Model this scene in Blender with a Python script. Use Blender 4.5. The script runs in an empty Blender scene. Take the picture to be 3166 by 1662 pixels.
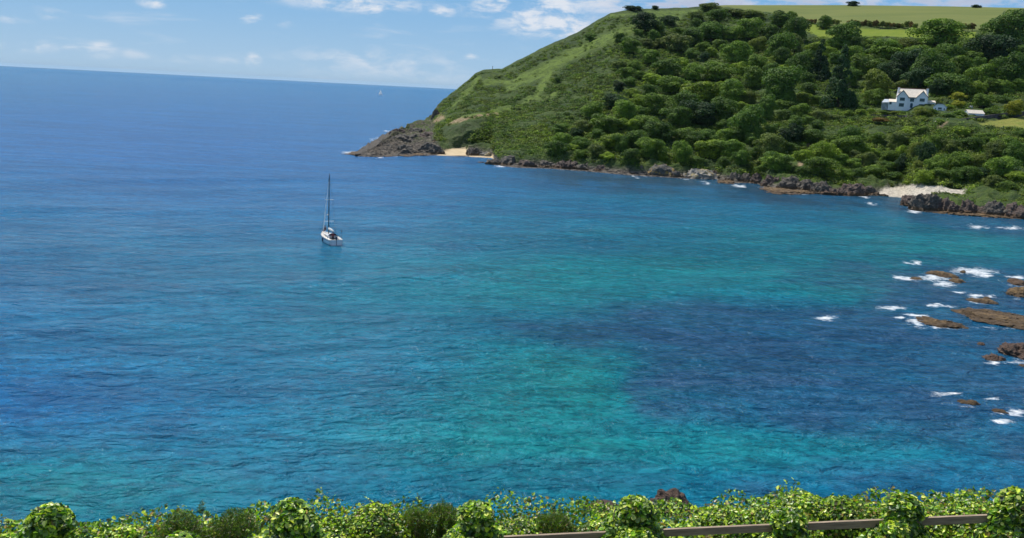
import bpy, math, random
import numpy as np
from mathutils import Vector, Matrix
R = math.radians
random.seed(7); rng = np.random.default_rng(7)
S = bpy.context.scene
# ------------------------------------------------------------------ camera
F = 2742.0; W0, H0 = 3166.0, 1662.0; CAMH = 30.0
PITCH = R(11.32); ROLL = R(2.93)
U0 = np.array([0, math.sin(PITCH), math.cos(PITCH)]); X0 = np.array([1., 0, 0])
FW = np.array([0, math.cos(PITCH), -math.sin(PITCH)])
RT = math.cos(ROLL)*X0 + math.sin(ROLL)*U0
UP = -math.sin(ROLL)*X0 + math.cos(ROLL)*U0
cam = bpy.data.cameras.new('camera'); co = bpy.data.objects.new('camera', cam)
S.collection.objects.link(co)
cam.sensor_fit = 'HORIZONTAL'; cam.sensor_width = 36; cam.lens = 36*F/W0
cam.clip_start = 0.1; cam.clip_end = 200000
M = Matrix.Identity(4)
for i in range(3):
    M[i][0] = RT[i]; M[i][1] = UP[i]; M[i][2] = -FW[i]
M[0][3], M[1][3], M[2][3] = 0, 0, CAMH
co.matrix_world = M
S.camera = co
# ------------------------------------------------------------------ light, sky, exposure
SUN_EL, SUN_AZ = R(60), R(-38)            # azimuth from +Y, negative to the left
sd = Vector((math.sin(SUN_AZ)*math.cos(SUN_EL), math.cos(SUN_AZ)*math.cos(SUN_EL), math.sin(SUN_EL)))
sl = bpy.data.lights.new('sun', 'SUN'); sl.energy = 4.6; sl.angle = R(0.5); sl.color = (1, .95, .86)
so = bpy.data.objects.new('sun', sl); S.collection.objects.link(so)
so.rotation_euler = sd.to_track_quat('Z', 'Y').to_euler()
S.view_settings.view_transform = 'Standard'; S.view_settings.look = 'None'
S.view_settings.gamma = 1; S.view_settings.exposure = 0.0
S.cycles.max_bounces = 5; S.cycles.diffuse_bounces = 2; S.cycles.glossy_bounces = 2
S.cycles.transparent_max_bounces = 6; S.cycles.transmission_bounces = 3
S.cycles.sample_clamp_indirect = 4

class NB:
    """small node building helper"""
    def __init__(s, tree): s.t = tree; s.n = tree.nodes; s.l = tree.links
    def set(s, sock, v):
        if isinstance(v, bpy.types.NodeSocket): s.l.new(v, sock)
        else:
            try: sock.default_value = v
            except Exception: sock.default_value = (*v, 1) if len(v) == 3 else v
    def m(s, op, a, b=0.0, c=None, clamp=False):
        n = s.n.new('ShaderNodeMath'); n.operation = op; n.use_clamp = clamp
        s.set(n.inputs[0], a); s.set(n.inputs[1], b)
        if c is not None: s.set(n.inputs[2], c)
        return n.outputs[0]
    def mr(s, v, a, b, c=0.0, d=1.0, smooth=True):
        n = s.n.new('ShaderNodeMapRange'); n.interpolation_type = 'SMOOTHSTEP' if smooth else 'LINEAR'
        s.set(n.inputs[0], v)
        for i, q in enumerate((a, b, c, d)): s.set(n.inputs[i+1], q)
        return n.outputs[0]
    def mix(s, f, a, b, mode='MIX'):
        n = s.n.new('ShaderNodeMix'); n.data_type = 'RGBA'; n.blend_type = mode
        s.set(n.inputs[0], f); s.set(n.inputs[6], a if isinstance(a, bpy.types.NodeSocket) else (*a, 1))
        s.set(n.inputs[7], b if isinstance(b, bpy.types.NodeSocket) else (*b, 1))
        return n.outputs[2]
    def noise(s, vec, scale, detail=3, rough=.5, dist=0.0):
        n = s.n.new('ShaderNodeTexNoise'); s.l.new(vec, n.inputs['Vector'])
        n.inputs['Scale'].default_value = scale; n.inputs['Detail'].default_value = detail
        n.inputs['Roughness'].default_value = rough; n.inputs['Distortion'].default_value = dist
        return n.outputs[0]
    def attr(s, name, out='Fac'):
        n = s.n.new('ShaderNodeAttribute'); n.attribute_name = name; return n.outputs[out]
    def geo(s, out='Position'): return s.n.new('ShaderNodeNewGeometry').outputs[out]
    def objc(s): return s.n.new('ShaderNodeTexCoord').outputs['Object']
    def mapv(s, v, scale=(1, 1, 1), rot=(0, 0, 0), loc=(0, 0, 0)):
        n = s.n.new('ShaderNodeMapping'); s.l.new(v, n.inputs[0])
        n.inputs['Scale'].default_value = scale; n.inputs['Rotation'].default_value = rot; n.inputs['Location'].default_value = loc
        return n.outputs[0]
    def bump(s, h, strength, dist, normal=None):
        n = s.n.new('ShaderNodeBump'); s.set(n.inputs['Height'], h); s.set(n.inputs['Strength'], strength)
        s.set(n.inputs['Distance'], dist)
        if normal is not None: s.l.new(normal, n.inputs['Normal'])
        return n.outputs[0]

# ---- pixel <-> place (photo pixels, used to read positions off the photograph)
def ray(px, py):
    px = np.asarray(px, float); py = np.asarray(py, float)
    a = (px-W0/2)/F; b = -(py-H0/2)/F
    return FW + a[..., None]*RT + b[..., None]*UP
def at_dist(px, py, D):                      # point at horizontal distance D
    d = ray(px, py); k = np.asarray(D)/np.hypot(d[..., 0], d[..., 1])
    p = d*k[..., None]; p[..., 2] += CAMH; return p
def at_z(px, py, z=0.0):
    d = ray(px, py); k = (z-CAMH)/np.minimum(d[..., 2], -1e-5)
    p = d*k[..., None]; p[..., 2] += CAMH; return p
def dsea(px, py):
    p = at_z(px, py); return np.hypot(p[..., 0], p[..., 1])
def project(p):
    q = p-np.array([0, 0, CAMH]); z = q@FW; z = np.where(z < 1e-3, 1e-3, z)
    return W0/2+F*(q@RT)/z, H0/2-F*(q@UP)/z
def pxdir(px, py):
    d = ray(px, py); return math.atan2(d[0], d[1]), math.atan2(d[2], math.hypot(d[0], d[1]))

# ------------------------------------------------------------------ world: sky and clouds
w = bpy.data.worlds.new('World'); S.world = w; w.use_nodes = True
nb = NB(w.node_tree); nb.n.clear()
sky = nb.n.new('ShaderNodeTexSky'); sky.sky_type = 'NISHITA'; sky.sun_disc = False
sky.sun_elevation = SUN_EL; sky.sun_rotation = SUN_AZ; sky.air_density = 1.0; sky.dust_density = 0.25; sky.ozone_density = 2.2
SKYK = 0.12
tc = nb.n.new('ShaderNodeTexCoord').outputs['Generated']
sp = nb.n.new('ShaderNodeSeparateXYZ'); nb.l.new(tc, sp.inputs[0])
az = nb.m('ARCTAN2', sp.outputs[0], sp.outputs[1]); el = nb.m('ARCSINE', sp.outputs[2])
cv = nb.n.new('ShaderNodeCombineXYZ'); nb.l.new(az, cv.inputs[0]); nb.l.new(nb.m('MULTIPLY', el, 2.2), cv.inputs[1])
n1 = nb.noise(cv.outputs[0], 26, 7, .62, .3); n2 = nb.noise(nb.mapv(cv.outputs[0], (1, 2.6, 1)), 11, 6, .6, .4)
# (px, py, half width px, half height px, soft strength, noise pull)
CL = [(1090, 8, 230, 26, 1.0, .5), (1110, 20, 120, 24, 1.0, .5), (1160, 22, 60, 18, 1.2, .5), (770, 52, 34, 16, 1.3, .4), (475, 8, 40, 14, 1.1, .4),
      (1365, 32, 42, 18, 1.1, .4), (1640, 20, 190, 50, 1.35, .5), (1710, 72, 160, 42, 1.35, .5), (1760, 95, 90, 24, 1.2, .5), (2100, -10, 420, 60, 1.5, .4),
      (150, 42, 60, 18, .6, .5), (40, 62, 50, 12, .6, .5), (300, 150, 60, 26, .9, .5), (100, 142, 80, 20, .7, .5), (230, 146, 40, 10, .8, .5),
      (420, 165, 60, 18, .6, .5), (560, 178, 100, 18, .5, .5), (782, 186, 26, 22, 1.0, .4), (700, 186, 70, 14, .55, .5), (1180, 195, 330, 52, .62, .35),
      (1457, 175, 26, 11, 1.0, .3), (880, 75, 40, 16, .5, .5), (940, 120, 30, 10, .45, .5), (1300, 230, 260, 30, .5, .4), (2700, -20, 600, 60, 1.4, .4),
      (10, 140, 60, 20, .6, .5), (-200, 100, 150, 30, .7, .5), (3500, 60, 300, 60, 1.0, .5)]
mask = 0.0
for (px, py, rw, rh, st, pull) in CL:
    a0, e0 = pxdir(px, py); sx, sy = rw/F, rh/F
    dx = nb.m('MULTIPLY_ADD', nb.m('SUBTRACT', az, a0), 1/sx, nb.m('MULTIPLY', nb.m('SUBTRACT', el, e0), 0.05/sx))
    dy = nb.m('MULTIPLY', nb.m('SUBTRACT', el, e0), 1/sy)
    r2 = nb.m('ADD', nb.m('MULTIPLY', dx, dx), nb.m('MULTIPLY', dy, dy))
    g = nb.m('MULTIPLY', nb.m('POWER', 2.0, nb.m('MULTIPLY', r2, -1.2)), st)
    mask = g if isinstance(mask, float) else nb.m('MAXIMUM', mask, g)
bign = nb.m('ADD', nb.m('MULTIPLY', n1, .6), nb.m('MULTIPLY', n2, .4))
cl = nb.m('MULTIPLY', mask, nb.mr(bign, .36, .62, 0.12, 1.0))
cl = nb.mr(cl, .12, .95, 0, .92)
wisp = nb.m('MULTIPLY', nb.mr(n2, .52, .8, 0, .35), nb.mr(el, 0.0, 0.06, .6, 1.0))
cl = nb.m('MAXIMUM', cl, wisp)
over = nb.m('MULTIPLY', nb.mr(nb.noise(tc, 2.2, 5, .6), .5, .66, 0, .7), nb.mr(el, .22, .5, 0, 1))   # clouds overhead, out of frame
cl = nb.m('MAXIMUM', cl, over)
grey = nb.mix(nb.m('MULTIPLY', nb.mr(az, R(2), R(9)), nb.mr(n1, .35, .65, .5, 1)), (.82, .86, .93), (.50, .56, .72))
skyb = nb.mix(nb.mr(el, 0, .11, 0, 1, False), (3.25, 4.85, 6.5), (1.45, 3.5, 6.2))
skyc = nb.mix(nb.mr(el, .05, .6, .95, 0.0), sky.outputs[0], skyb)
bg1 = nb.n.new('ShaderNodeBackground'); nb.l.new(skyc, bg1.inputs[0]); bg1.inputs[1].default_value = SKYK
bg2 = nb.n.new('ShaderNodeBackground'); nb.l.new(grey, bg2.inputs[0]); bg2.inputs[1].default_value = .95
mx = nb.n.new('ShaderNodeMixShader'); nb.l.new(cl, mx.inputs[0]); nb.l.new(bg1.outputs[0], mx.inputs[1]); nb.l.new(bg2.outputs[0], mx.inputs[2])
wo = nb.n.new('ShaderNodeOutputWorld'); nb.l.new(mx.outputs[0], wo.inputs[0])

# ------------------------------------------------------------------ helpers
def tag(o, label=None, cat=None, group=None, kind=None):
    if label: o['label'] = label
    if cat: o['category'] = cat
    if group: o['group'] = group
    if kind: o['kind'] = kind
    return o
def empty(name, loc=(0, 0, 0), rz=0.0, label=None, cat=None, group=None):
    o = bpy.data.objects.new(name, None); S.collection.objects.link(o)
    o.location = loc; o.rotation_euler = (0, 0, rz); o.empty_display_size = .3
    return tag(o, label, cat, group)
def mesh(name, v, f, mat=None, parent=None, attrs=None, smooth=False, link=True):
    """v (N,3); f (M,k) int array or list of polygons"""
    me = bpy.data.meshes.new(name)
    v = np.asarray(v, np.float32)
    if isinstance(f, np.ndarray):
        me.vertices.add(len(v)); me.vertices.foreach_set('co', v.ravel())
        k = f.shape[1]; me.loops.add(f.size); me.loops.foreach_set('vertex_index', f.ravel().astype(np.int32))
        me.polygons.add(len(f)); me.polygons.foreach_set('loop_start', np.arange(0, f.size, k, dtype=np.int32))
        me.update(calc_edges=True)
    else: me.from_pydata([tuple(map(float, q)) for q in v], [], f)
    me.polygons.foreach_set('use_smooth', np.full(len(me.polygons), smooth))
    for an, av in (attrs or {}).items():
        av = np.asarray(av, np.float32)
        if av.ndim == 1: a = me.attributes.new(an, 'FLOAT', 'POINT'); a.data.foreach_set('value', av)
        else: a = me.attributes.new(an, 'FLOAT_VECTOR', 'POINT'); a.data.foreach_set('vector', av.ravel())
    if mat: me.materials.append(mat)
    me.update()
    if not link: return me
    o = bpy.data.objects.new(name, me); S.collection.objects.link(o)
    if parent: o.parent = parent
    return o
class MB:
    def __init__(s): s.v = []; s.f = []
    def add(s, v, f):
        b = len(s.v); s.v += [tuple(q) for q in v]; s.f += [tuple(i+b for i in q) for q in f]
    def box(s, x0, x1, y0, y1, z0, z1):
        s.add([(x0, y0, z0), (x1, y0, z0), (x1, y1, z0), (x0, y1, z0), (x0, y0, z1), (x1, y0, z1), (x1, y1, z1), (x0, y1, z1)],
              [(0, 3, 2, 1), (4, 5, 6, 7), (0, 1, 5, 4), (1, 2, 6, 5), (2, 3, 7, 6), (3, 0, 4, 7)])
    def tube(s, pts, rad, n=7, cap=True):
        pts = [Vector(p) for p in pts]; rad = rad if isinstance(rad, (list, tuple)) else [rad]*len(pts)
        b = len(s.v)
        for i, p in enumerate(pts):
            d = (pts[min(i+1, len(pts)-1)]-pts[max(i-1, 0)]).normalized()
            a = d.orthogonal().normalized(); c = d.cross(a)
            for k in range(n):
                t = 2*math.pi*k/n; q = p+(a*math.cos(t)+c*math.sin(t))*rad[i]; s.v.append(tuple(q))
        for i in range(len(pts)-1):
            for k in range(n):
                s.f.append((b+i*n+k, b+i*n+(k+1) % n, b+(i+1)*n+(k+1) % n, b+(i+1)*n+k))
        if cap:
            s.f.append(tuple(b+k for k in range(n))[::-1]); e = b+(len(pts)-1)*n; s.f.append(tuple(e+k for k in range(n)))
    def build(s, name, mat, parent=None, smooth=False): return mesh(name, s.v, s.f, mat, parent, smooth=smooth)

def _h(ix, iy, iz):
    h = (ix*374761393 + iy*668265263 + iz*1274126177) & 0xffffffff
    h = ((h ^ (h >> 13))*1274126177) & 0xffffffff
    return ((h ^ (h >> 16)) & 0xffff)/32767.5-1
def vnoise(p):
    p = np.asarray(p, float); i = np.floor(p).astype(np.int64); f = p-i; f = f*f*(3-2*f); r = 0
    for dx in (0, 1):
        for dy in (0, 1):
            for dz in (0, 1):
                wgt = (f[..., 0] if dx else 1-f[..., 0])*(f[..., 1] if dy else 1-f[..., 1])*(f[..., 2] if dz else 1-f[..., 2])
                r = r+wgt*_h(i[..., 0]+dx, i[..., 1]+dy, i[..., 2]+dz)
    return r
def fbm(p, o=4, ridged=False, gain=.5):
    r = 0; a = 1; p = np.asarray(p, float)
    for k in range(o):
        n = vnoise(p+k*17.3); r = r+a*((1-2*np.abs(n)) if ridged else n); a *= gain; p = p*2.03
    return r
def sdpoly(x, y, poly):                      # signed distance, negative inside
    poly = np.array(poly, float); d = np.full(x.shape, 1e9); ins = np.zeros(x.shape, bool)
    for a, b in zip(poly, np.roll(poly, -1, 0)):
        ex, ey = b-a; t = np.clip(((x-a[0])*ex+(y-a[1])*ey)/(ex*ex+ey*ey+1e-9), 0, 1)
        d = np.minimum(d, np.hypot(x-a[0]-t*ex, y-a[1]-t*ey))
        c = (a[1] > y) != (b[1] > y)
        ins ^= c & (x < (b[0]-a[0])*(y-a[1])/((b[1]-a[1]) if b[1] != a[1] else 1e-9)+a[0])
    return np.where(ins, -d, d)
def sdline(x, y, line):
    d = np.full(x.shape, 1e9); line = np.array(line, float)
    for a, b in zip(line[:-1], line[1:]):
        ex, ey = b-a; t = np.clip(((x-a[0])*ex+(y-a[1])*ey)/(ex*ex+ey*ey+1e-9), 0, 1)
        d = np.minimum(d, np.hypot(x-a[0]-t*ex, y-a[1]-t*ey))
    return d
def sm(v, a, b):
    t = np.clip((v-a)/(b-a), 0, 1); return t*t*(3-2*t)

# ------------------------------------------------------------------ materials
def newmat(name):
    m = bpy.data.materials.new(name); m.use_nodes = True; n = NB(m.node_tree)
    return m, n, m.node_tree.nodes['Principled BSDF'], m.node_tree.nodes['Material Output']
def simple(name, col, rough=.6, var=.15, scale=2.0, metal=0.0, spec=.5):
    m, n, b, o = newmat(name)
    nz = n.noise(n.objc(), scale, 4, .6)
    n.l.new(n.mix(n.mr(nz, .3, .7), tuple(c*(1-var) for c in col), tuple(min(1, c*(1+var)) for c in col)), b.inputs['Base Color'])
    b.inputs['Roughness'].default_value = rough; b.inputs['Metallic'].default_value = metal; b.inputs['Specular IOR Level'].default_value = spec
    return m
def foliage_mat(name, usecolor=True, trans=.3, rough=.5, spec=.35, sc=.35, colvec=False):
    m, n, b, o = newmat(name)
    var = n.attr('var')
    if colvec: base = n.attr('col', 'Color')
    else: base = n.n.new('ShaderNodeObjectInfo').outputs['Color']
    nz = n.noise(n.geo(), sc, 3, .6)
    k = n.m('ADD', n.m('MULTIPLY', var, .9), n.m('MULTIPLY', nz, .7))
    c = n.mix(1.0, base, n.mix(n.mr(k, .35, 1.25), (.30, .42, .45), (1.75, 1.6, .9)), 'MULTIPLY')
    n.l.new(c, b.inputs['Base Color']); b.inputs['Roughness'].default_value = rough; b.inputs['Specular IOR Level'].default_value = spec
    t = n.n.new('ShaderNodeBsdfTranslucent'); n.l.new(n.mix(1.0, c, (1.3, 1.5, .5), 'MULTIPLY'), t.inputs[0])
    ms = n.n.new('ShaderNodeMixShader'); ms.inputs[0].default_value = trans
    n.l.new(b.outputs[0], ms.inputs[1]); n.l.new(t.outputs[0], ms.inputs[2]); n.l.new(ms.outputs[0], o.inputs[0])
    return m
MF = foliage_mat('foliage', trans=.2, rough=.65, spec=.2)
MFV = foliage_mat('scrub_leaves', trans=.2, rough=.65, spec=.2, colvec=True, sc=.12)
MFN = foliage_mat('near_leaves', trans=.32, rough=.42, spec=.7, colvec=True, sc=1.5)
MBARK = simple('bark', (.09, .07, .05), .9, .4, 3)
def rockmat(name, base, low, high, zlow=.8, lichen=None):
    m, n, b, o = newmat(name); P = n.geo(); oi = n.n.new('ShaderNodeObjectInfo').outputs['Random']
    st = n.mapv(P, (1, 1, 3.2), (R(22), R(12), 0))
    a = n.noise(st, .55, 6, .65, .5); c = n.noise(st, 2.2, 5, .7)
    col = n.mix(n.mr(a, .35, .65), tuple(x*.45 for x in base), base)
    col = n.mix(n.mr(c, .5, .72), col, high)
    if lichen: col = n.mix(n.mr(n.noise(P, .5, 4, .6), .5, .6), col, lichen)
    sx = n.n.new('ShaderNodeSeparateXYZ'); n.l.new(P, sx.inputs[0])
    wet = n.mr(n.m('ADD', sx.outputs[2], n.m('MULTIPLY', n.noise(P, .6, 3), -1.2)), zlow-.6, zlow, 1, 0)
    col = n.mix(n.m('MULTIPLY', wet, .85), col, low)
    n.l.new(col, b.inputs['Base Color']); b.inputs['Roughness'].default_value = .75
    n.l.new(n.bump(n.m('ADD', a, n.m('MULTIPLY', c, .6)), .9, 1.2), b.inputs['Normal'])
    return m
MROCK = rockmat('rock_grey', (.145, .125, .10), (.12, .072, .03), (.36, .31, .24))
MROCKP = rockmat('rock_purple', (.145, .10, .08), (.13, .07, .03), (.33, .245, .19))
MROCKY = rockmat('rock_lichen', (.17, .16, .14), (.06, .045, .03), (.36, .30, .18), .6, (.42, .27, .07))
MROCKW = rockmat('rock_pale', (.40, .38, .34), (.24, .22, .19), (.58, .53, .44), .4, (.5, .40, .20))
MROCKB = rockmat('rock_weed', (.27, .165, .06), (.085, .05, .022), (.42, .28, .12), .15)
MROCKN = rockmat('rock_near', (.15, .11, .08), (.13, .075, .05), (.38, .28, .19), 1.4)

# ------------------------------------------------------------------ headland terrain
SHORE = [(1060, 478), (1103, 481), (1160, 483), (1276, 479), (1349, 478), (1449, 482), (1522, 486), (1545, 510), (1599, 516), (1699, 519), (1800, 526), (1900, 535), (1962, 540),
         (2102, 548), (2211, 551), (2273, 564), (2335, 563), (2372, 580), (2490, 592), (2630, 600), (2714, 602), (2795, 609), (2830, 640), (2863, 652), (2972, 658), (3111, 668), (3166, 674), (3700, 740)]
SKYL = [(1060, 477.5), (1103, 479), (1160, 456), (1200, 430), (1233, 404), (1266, 389), (1309, 374), (1333, 362), (1353, 328), (1380, 300), (1413, 276), (1443, 250), (1470, 226), (1496, 214), (1523, 213), (1552, 210), (1599, 187),
        (1632, 172), (1666, 153), (1700, 137), (1737, 121), (1790, 97), (1843, 62), (1890, 38), (1950, 28), (2033, 25), (2113, 22), (2199, 17), (2246, 15), (2500, 15), (2622, 15), (2941, 19), (3166, 24), (3700, 34)]
D1T = [(1060, 372), (1103, 378), (1160, 410), (1200, 455), (1233, 500), (1266, 540), (1309, 570), (1333, 590), (1380, 610), (1413, 620), (1500, 640), (1600, 650), (1700, 665), (1900, 700), (2200, 800), (2500, 880), (3166, 900), (3700, 900)]
GX = [1060, 1250, 1350, 1400, 1440, 1500, 1560, 1700, 2100, 2400, 2600, 2850, 3166, 3700]
GT = [0, .05, .1, .18, .3, .42, .5, .65, .8, .9, 1]
GV = [[0, .05, .1, .18, .3, .42, .5, .65, .8, .9, 1],
      [0, .01, .03, .08, .2, .35, .45, .62, .8, .9, 1],
      [0, .03, .06, .12, .2, .28, .35, .52, .72, .86, 1],
      [0, .05, .09, .10, .11, .16, .26, .48, .72, .86, 1],
      [0, .05, .09, .10, .11, .14, .20, .46, .72, .86, 1],
      [0, .04, .07, .09, .11, .19, .28, .48, .70, .85, 1],
      [0, .02, .04, .10, .20, .31, .39, .55, .74, .86, 1],
      [0, .015, .035, .09, .18, .29, .37, .53, .72, .85, 1],
      [0, .015, .035, .07, .15, .26, .34, .49, .68, .80, 1],
      [0, .015, .03, .06, .12, .22, .29, .44, .60, .73, 1],
      [0, .02, .04, .07, .12, .20, .27, .40, .55, .68, 1],
      [0, .03, .055, .08, .13, .18, .24, .37, .52, .66, 1],
      [0, .02, .04, .07, .13, .19, .25, .38, .52, .66, 1],
      [0, .02, .04, .07, .13, .19, .25, .38, .52, .66, 1]]
GV = np.array(GV)
def ysh(x): return np.interp(x, *zip(*SHORE))
def ysk(x): return np.interp(x, *zip(*SKYL))
def dsk(x): return np.interp(x, *zip(*D1T))
def gfun(x, t):
    x = np.asarray(x, float); t = np.clip(np.asarray(t, float), 0, 1)
    i = np.clip(np.searchsorted(GX, x)-1, 0, len(GX)-2); GXa = np.array(GX, float)
    fx = np.clip((x-GXa[i])/(GXa[i+1]-GXa[i]), 0, 1); j = np.clip(np.searchsorted(GT, t, side='right')-1, 0, len(GT)-2)
    GTa = np.array(GT); ft = (t-GTa[j])/(GTa[j+1]-GTa[j])
    a = GV[i, j]*(1-ft)+GV[i, j+1]*ft; b = GV[i+1, j]*(1-ft)+GV[i+1, j+1]*ft
    return a*(1-fx)+b*fx
def terr(x, y):                              # photo pixel on the hill -> world point
    x = np.asarray(x, float); y = np.asarray(y, float)
    y0 = ysh(x); y1 = ysk(x); t = np.clip((y0-y)/np.maximum(y0-y1, .5), 0, 1)
    D0 = dsea(x, y0); D = D0+(dsk(x)-D0)*gfun(x, t)
    ds = dsea(x, np.maximum(y, 400)); D = np.where(y > 385, np.minimum(D, ds*.992-.2*np.minimum(t*20, 1)), D)
    return at_dist(x, y, D)
FIELD_TOP = [(2130, 10), (3720, 14), (3720, 110), (3166, 96), (3004, 92), (2830, 87), (2640, 78), (2492, 66), (2440, 50), (2370, 38), (2250, 22)]
FIELD_GR = [(2470, 74), (2623, 81), (2648, 87), (2826, 91), (3020, 95), (3010, 128), (2972, 124), (2826, 118), (2654, 111), (2530, 114), (2500, 100)]
MEADOW = [(3010, 388), (3060, 374), (3166, 356), (3400, 330), (3400, 440), (3166, 401), (3120, 394), (3073, 390)]
SAND = [(1349, 480), (1375, 466), (1400, 456), (1440, 453), (1450, 486), (1525, 492), (1525, 478), (1480, 480)]
PEB = [(2700, 606), (2732, 582), (2798, 573), (2875, 573), (2990, 585), (2985, 600), (2888, 598), (2850, 625), (2795, 620)]
STREAKS = [([(1400, 376), (1450, 362), (1500, 352), (1570, 333), (1640, 305), (1720, 290)], 11), ([(1575, 262), (1640, 240), (1700, 205), (1780, 165), (1880, 115), (1960, 85), (2090, 52)], 24),
           ([(1500, 262), (1560, 245), (1570, 262)], 12), ([(1345, 378), (1375, 372)], 9), ([(1700, 215), (1690, 250), (1660, 290)], 14), ([(1960, 45), (2100, 40), (2200, 32)], 9), ([(1890, 45), (1990, 40), (2090, 38)], 7),
           ([(1480, 240), (1440, 290), (1400, 330)], 10), ([(2280, 475), (2300, 500)], 6)]
SOIL = [([(2500, 442), (2485, 490), (2472, 520)], 9), ([(2655, 478), (2640, 510)], 8), ([(1352, 350), (1370, 372), (1340, 385)], 6), ([(1800, 485), (1790, 500)], 3), ([(1540, 345), (1380, 385)], 4), ([(2890, 398), (2925, 388)], 4)]
xs = np.concatenate([np.arange(1098, 3200, 5.0), np.arange(3200, 3700, 16.0)])
ts = np.concatenate([np.linspace(0, .2, 44, endpoint=False), np.linspace(.2, 1, 106)])
XX, TT = np.meshgrid(xs, ts); YY = ysh(XX)-(ysh(XX)-ysk(XX))*TT
P = terr(XX, YY)
fld = sm(-np.minimum(np.minimum(sdpoly(XX, YY, FIELD_TOP), sdpoly(XX, YY, FIELD_GR)), sdpoly(XX, YY, MEADOW)), -3, 3)
bea = sm(-np.minimum(sdpoly(XX, YY, SAND), sdpoly(XX, YY, PEB)), -3, 3)
amp = (1-.95*fld)*1.15*(1-.9*bea)*sm(TT, 0, .06)*(1-.7*sm(TT, .92, 1))
nz = fbm(P/11.0, 4)*1.3+fbm(P/3.0, 3)*.45
P[..., 2] += nz*amp*sm(XX, 1100, 1350)
rough_rock = (1-sm(TT, .0, .25))*sm(XX, 1090, 1130)*(1-bea)+(1-sm(XX, 1300, 1420))
P[..., 2] += np.clip(rough_rock, 0, 1)*(fbm(P/5.0, 4, True)*1.3+fbm(P/13., 2)*1.2*sm(XX, 1180, 1260))*sm(TT, 0, .06)*(1-bea)*sm(XX, 1100, 1200)
under = P[0].copy(); dr = under[:, :2]/np.hypot(under[:, 0], under[:, 1])[:, None]
under[:, :2] -= dr*3; under[:, 2] = -2.0
rows = [under]+[P[i] for i in range(len(ts))]
top = P[-1]; dt = top[:, :2]/np.hypot(top[:, 0], top[:, 1])[:, None]
for q in (15, 40, 80, 140, 230, 340, 500):
    b = top.copy(); b[:, :2] += dt*q; plateau = sm(xs, 1900, 2300)
    bz = top[:, 2]*(1-sm(np.full(len(xs), q), 0, 300))-q*.02-3*sm(np.full(len(xs), q), 150, 300)
    pz = top[:, 2]-q*.06-.0001*q*q
    b[:, 2] = np.minimum(bz*(1-plateau)+pz*plateau, top[:, 2]-.01*q); rows.append(b)
G = np.array(rows); nr, nc = G.shape[:2]
idx = np.arange(nr*nc).reshape(nr, nc)
fq = np.stack([idx[:-1, :-1], idx[:-1, 1:], idx[1:, 1:], idx[1:, :-1]], -1).reshape(-1, 4)
gpx, gpy = project(G.reshape(-1, 3))
def padrows(a, under_v=None): return np.concatenate([a[:1], a, np.repeat(a[-1:], 7, 0)]).ravel()
aX, aY = padrows(XX), padrows(YY)
warp = fbm(G.reshape(-1, 3)/14, 3)*5
a_top = padrows(sm(-sdpoly(XX, YY, FIELD_TOP), -1.5, 1.5)); a_gr = padrows(sm(-sdpoly(XX, YY, FIELD_GR), -1.5, 1.5))
a_mea = padrows(sm(-sdpoly(XX, YY, MEADOW), -2, 2)); a_sand = padrows(sm(-sdpoly(XX, YY, SAND), -1, 1)); a_peb = padrows(sm(-sdpoly(XX, YY, PEB), -2, 2))
a_str = np.zeros(len(aX))
for ln, wd in STREAKS: a_str = np.maximum(a_str, 1-sm(sdline(aX, aY+warp, ln), wd*.3, wd*1.2))
a_soil = np.zeros(len(aX))
for ln, wd in SOIL: a_soil = np.maximum(a_soil, 1-sm(sdline(aX, aY+warp*.5, ln), wd*.5, wd*1.2))
rk = (1-sm(aY+0*aX, 0, 1))*0
a_rock = np.clip((1-sm(ysh(aX)-aY, 6, 20))+(1-sm(aX, 1325+ (aY-380)*.3+warp, 1345+(aY-380)*.3+warp))*sm(aY, 352, 362)+(1-sm(sdline(aX, aY, [(1338, 362), (1352, 330)]), 4, 8)), 0, 1)
a_rock = np.maximum(a_rock, sm(-sdpoly(aX, aY, [(1366, 400), (1429, 378), (1499, 375), (1489, 396), (1460, 416), (1447, 450), (1399, 456), (1376, 436)]), -3, 3)*.25)
mg, n, b, o = newmat('hillside')
Pn = n.geo(); A = n.noise(Pn, .045, 5, .6); B = n.noise(Pn, .25, 5, .65); C_ = n.noise(Pn, 1.1, 4, .6)
c = n.mix(n.mr(A, .4, .62), (.040, .072, .018), (.075, .115, .024))
c = n.mix(n.mr(B, .42, .62, 0, .75), c, (.034, .060, .022))
c = n.mix(n.mr(C_, .5, .7, 0, .4), c, (.13, .12, .05))
c = n.mix(n.m('MULTIPLY', n.attr('streak'), n.mr(B, .38, .58, .2, 1)), c, (.130, .190, .035))
ftop = n.mix(n.mr(n.noise(n.mapv(Pn, (.01, .05, .05)), 1, 4, .6), .35, .65), (.165, .185, .048), (.13, .16, .04))
c = n.mix(n.attr('ftop'), c, ftop)
c = n.mix(n.attr('fgr'), c, n.mix(n.mr(B, .35, .65), (.14, .20, .02), (.18, .225, .025)))
c = n.mix(n.attr('mea'), c, n.mix(n.mr(B, .35, .65), (.26, .25, .06), (.20, .23, .045)))
c = n.mix(n.m('MULTIPLY', n.attr('soil'), .9), c, n.mix(n.mr(C_, .4, .6), (.24, .17, .095), (.38, .29, .18)))
rc = n.mix(n.mr(n.noise(n.mapv(Pn, (1, 1, 3), (R(22), R(12), 0)), .6, 6, .7), .42, .6), (.028, .026, .025), (.19, .165, .135))
hz_s = n.n.new('ShaderNodeSeparateXYZ'); n.l.new(Pn, hz_s.inputs[0])
rc = n.mix(n.m('MULTIPLY', n.mr(hz_s.outputs[2], 2.5, 7), n.mr(B, .42, .56)), rc, (.07, .10, .03))
c = n.mix(n.attr('rock'), c, rc)
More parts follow.
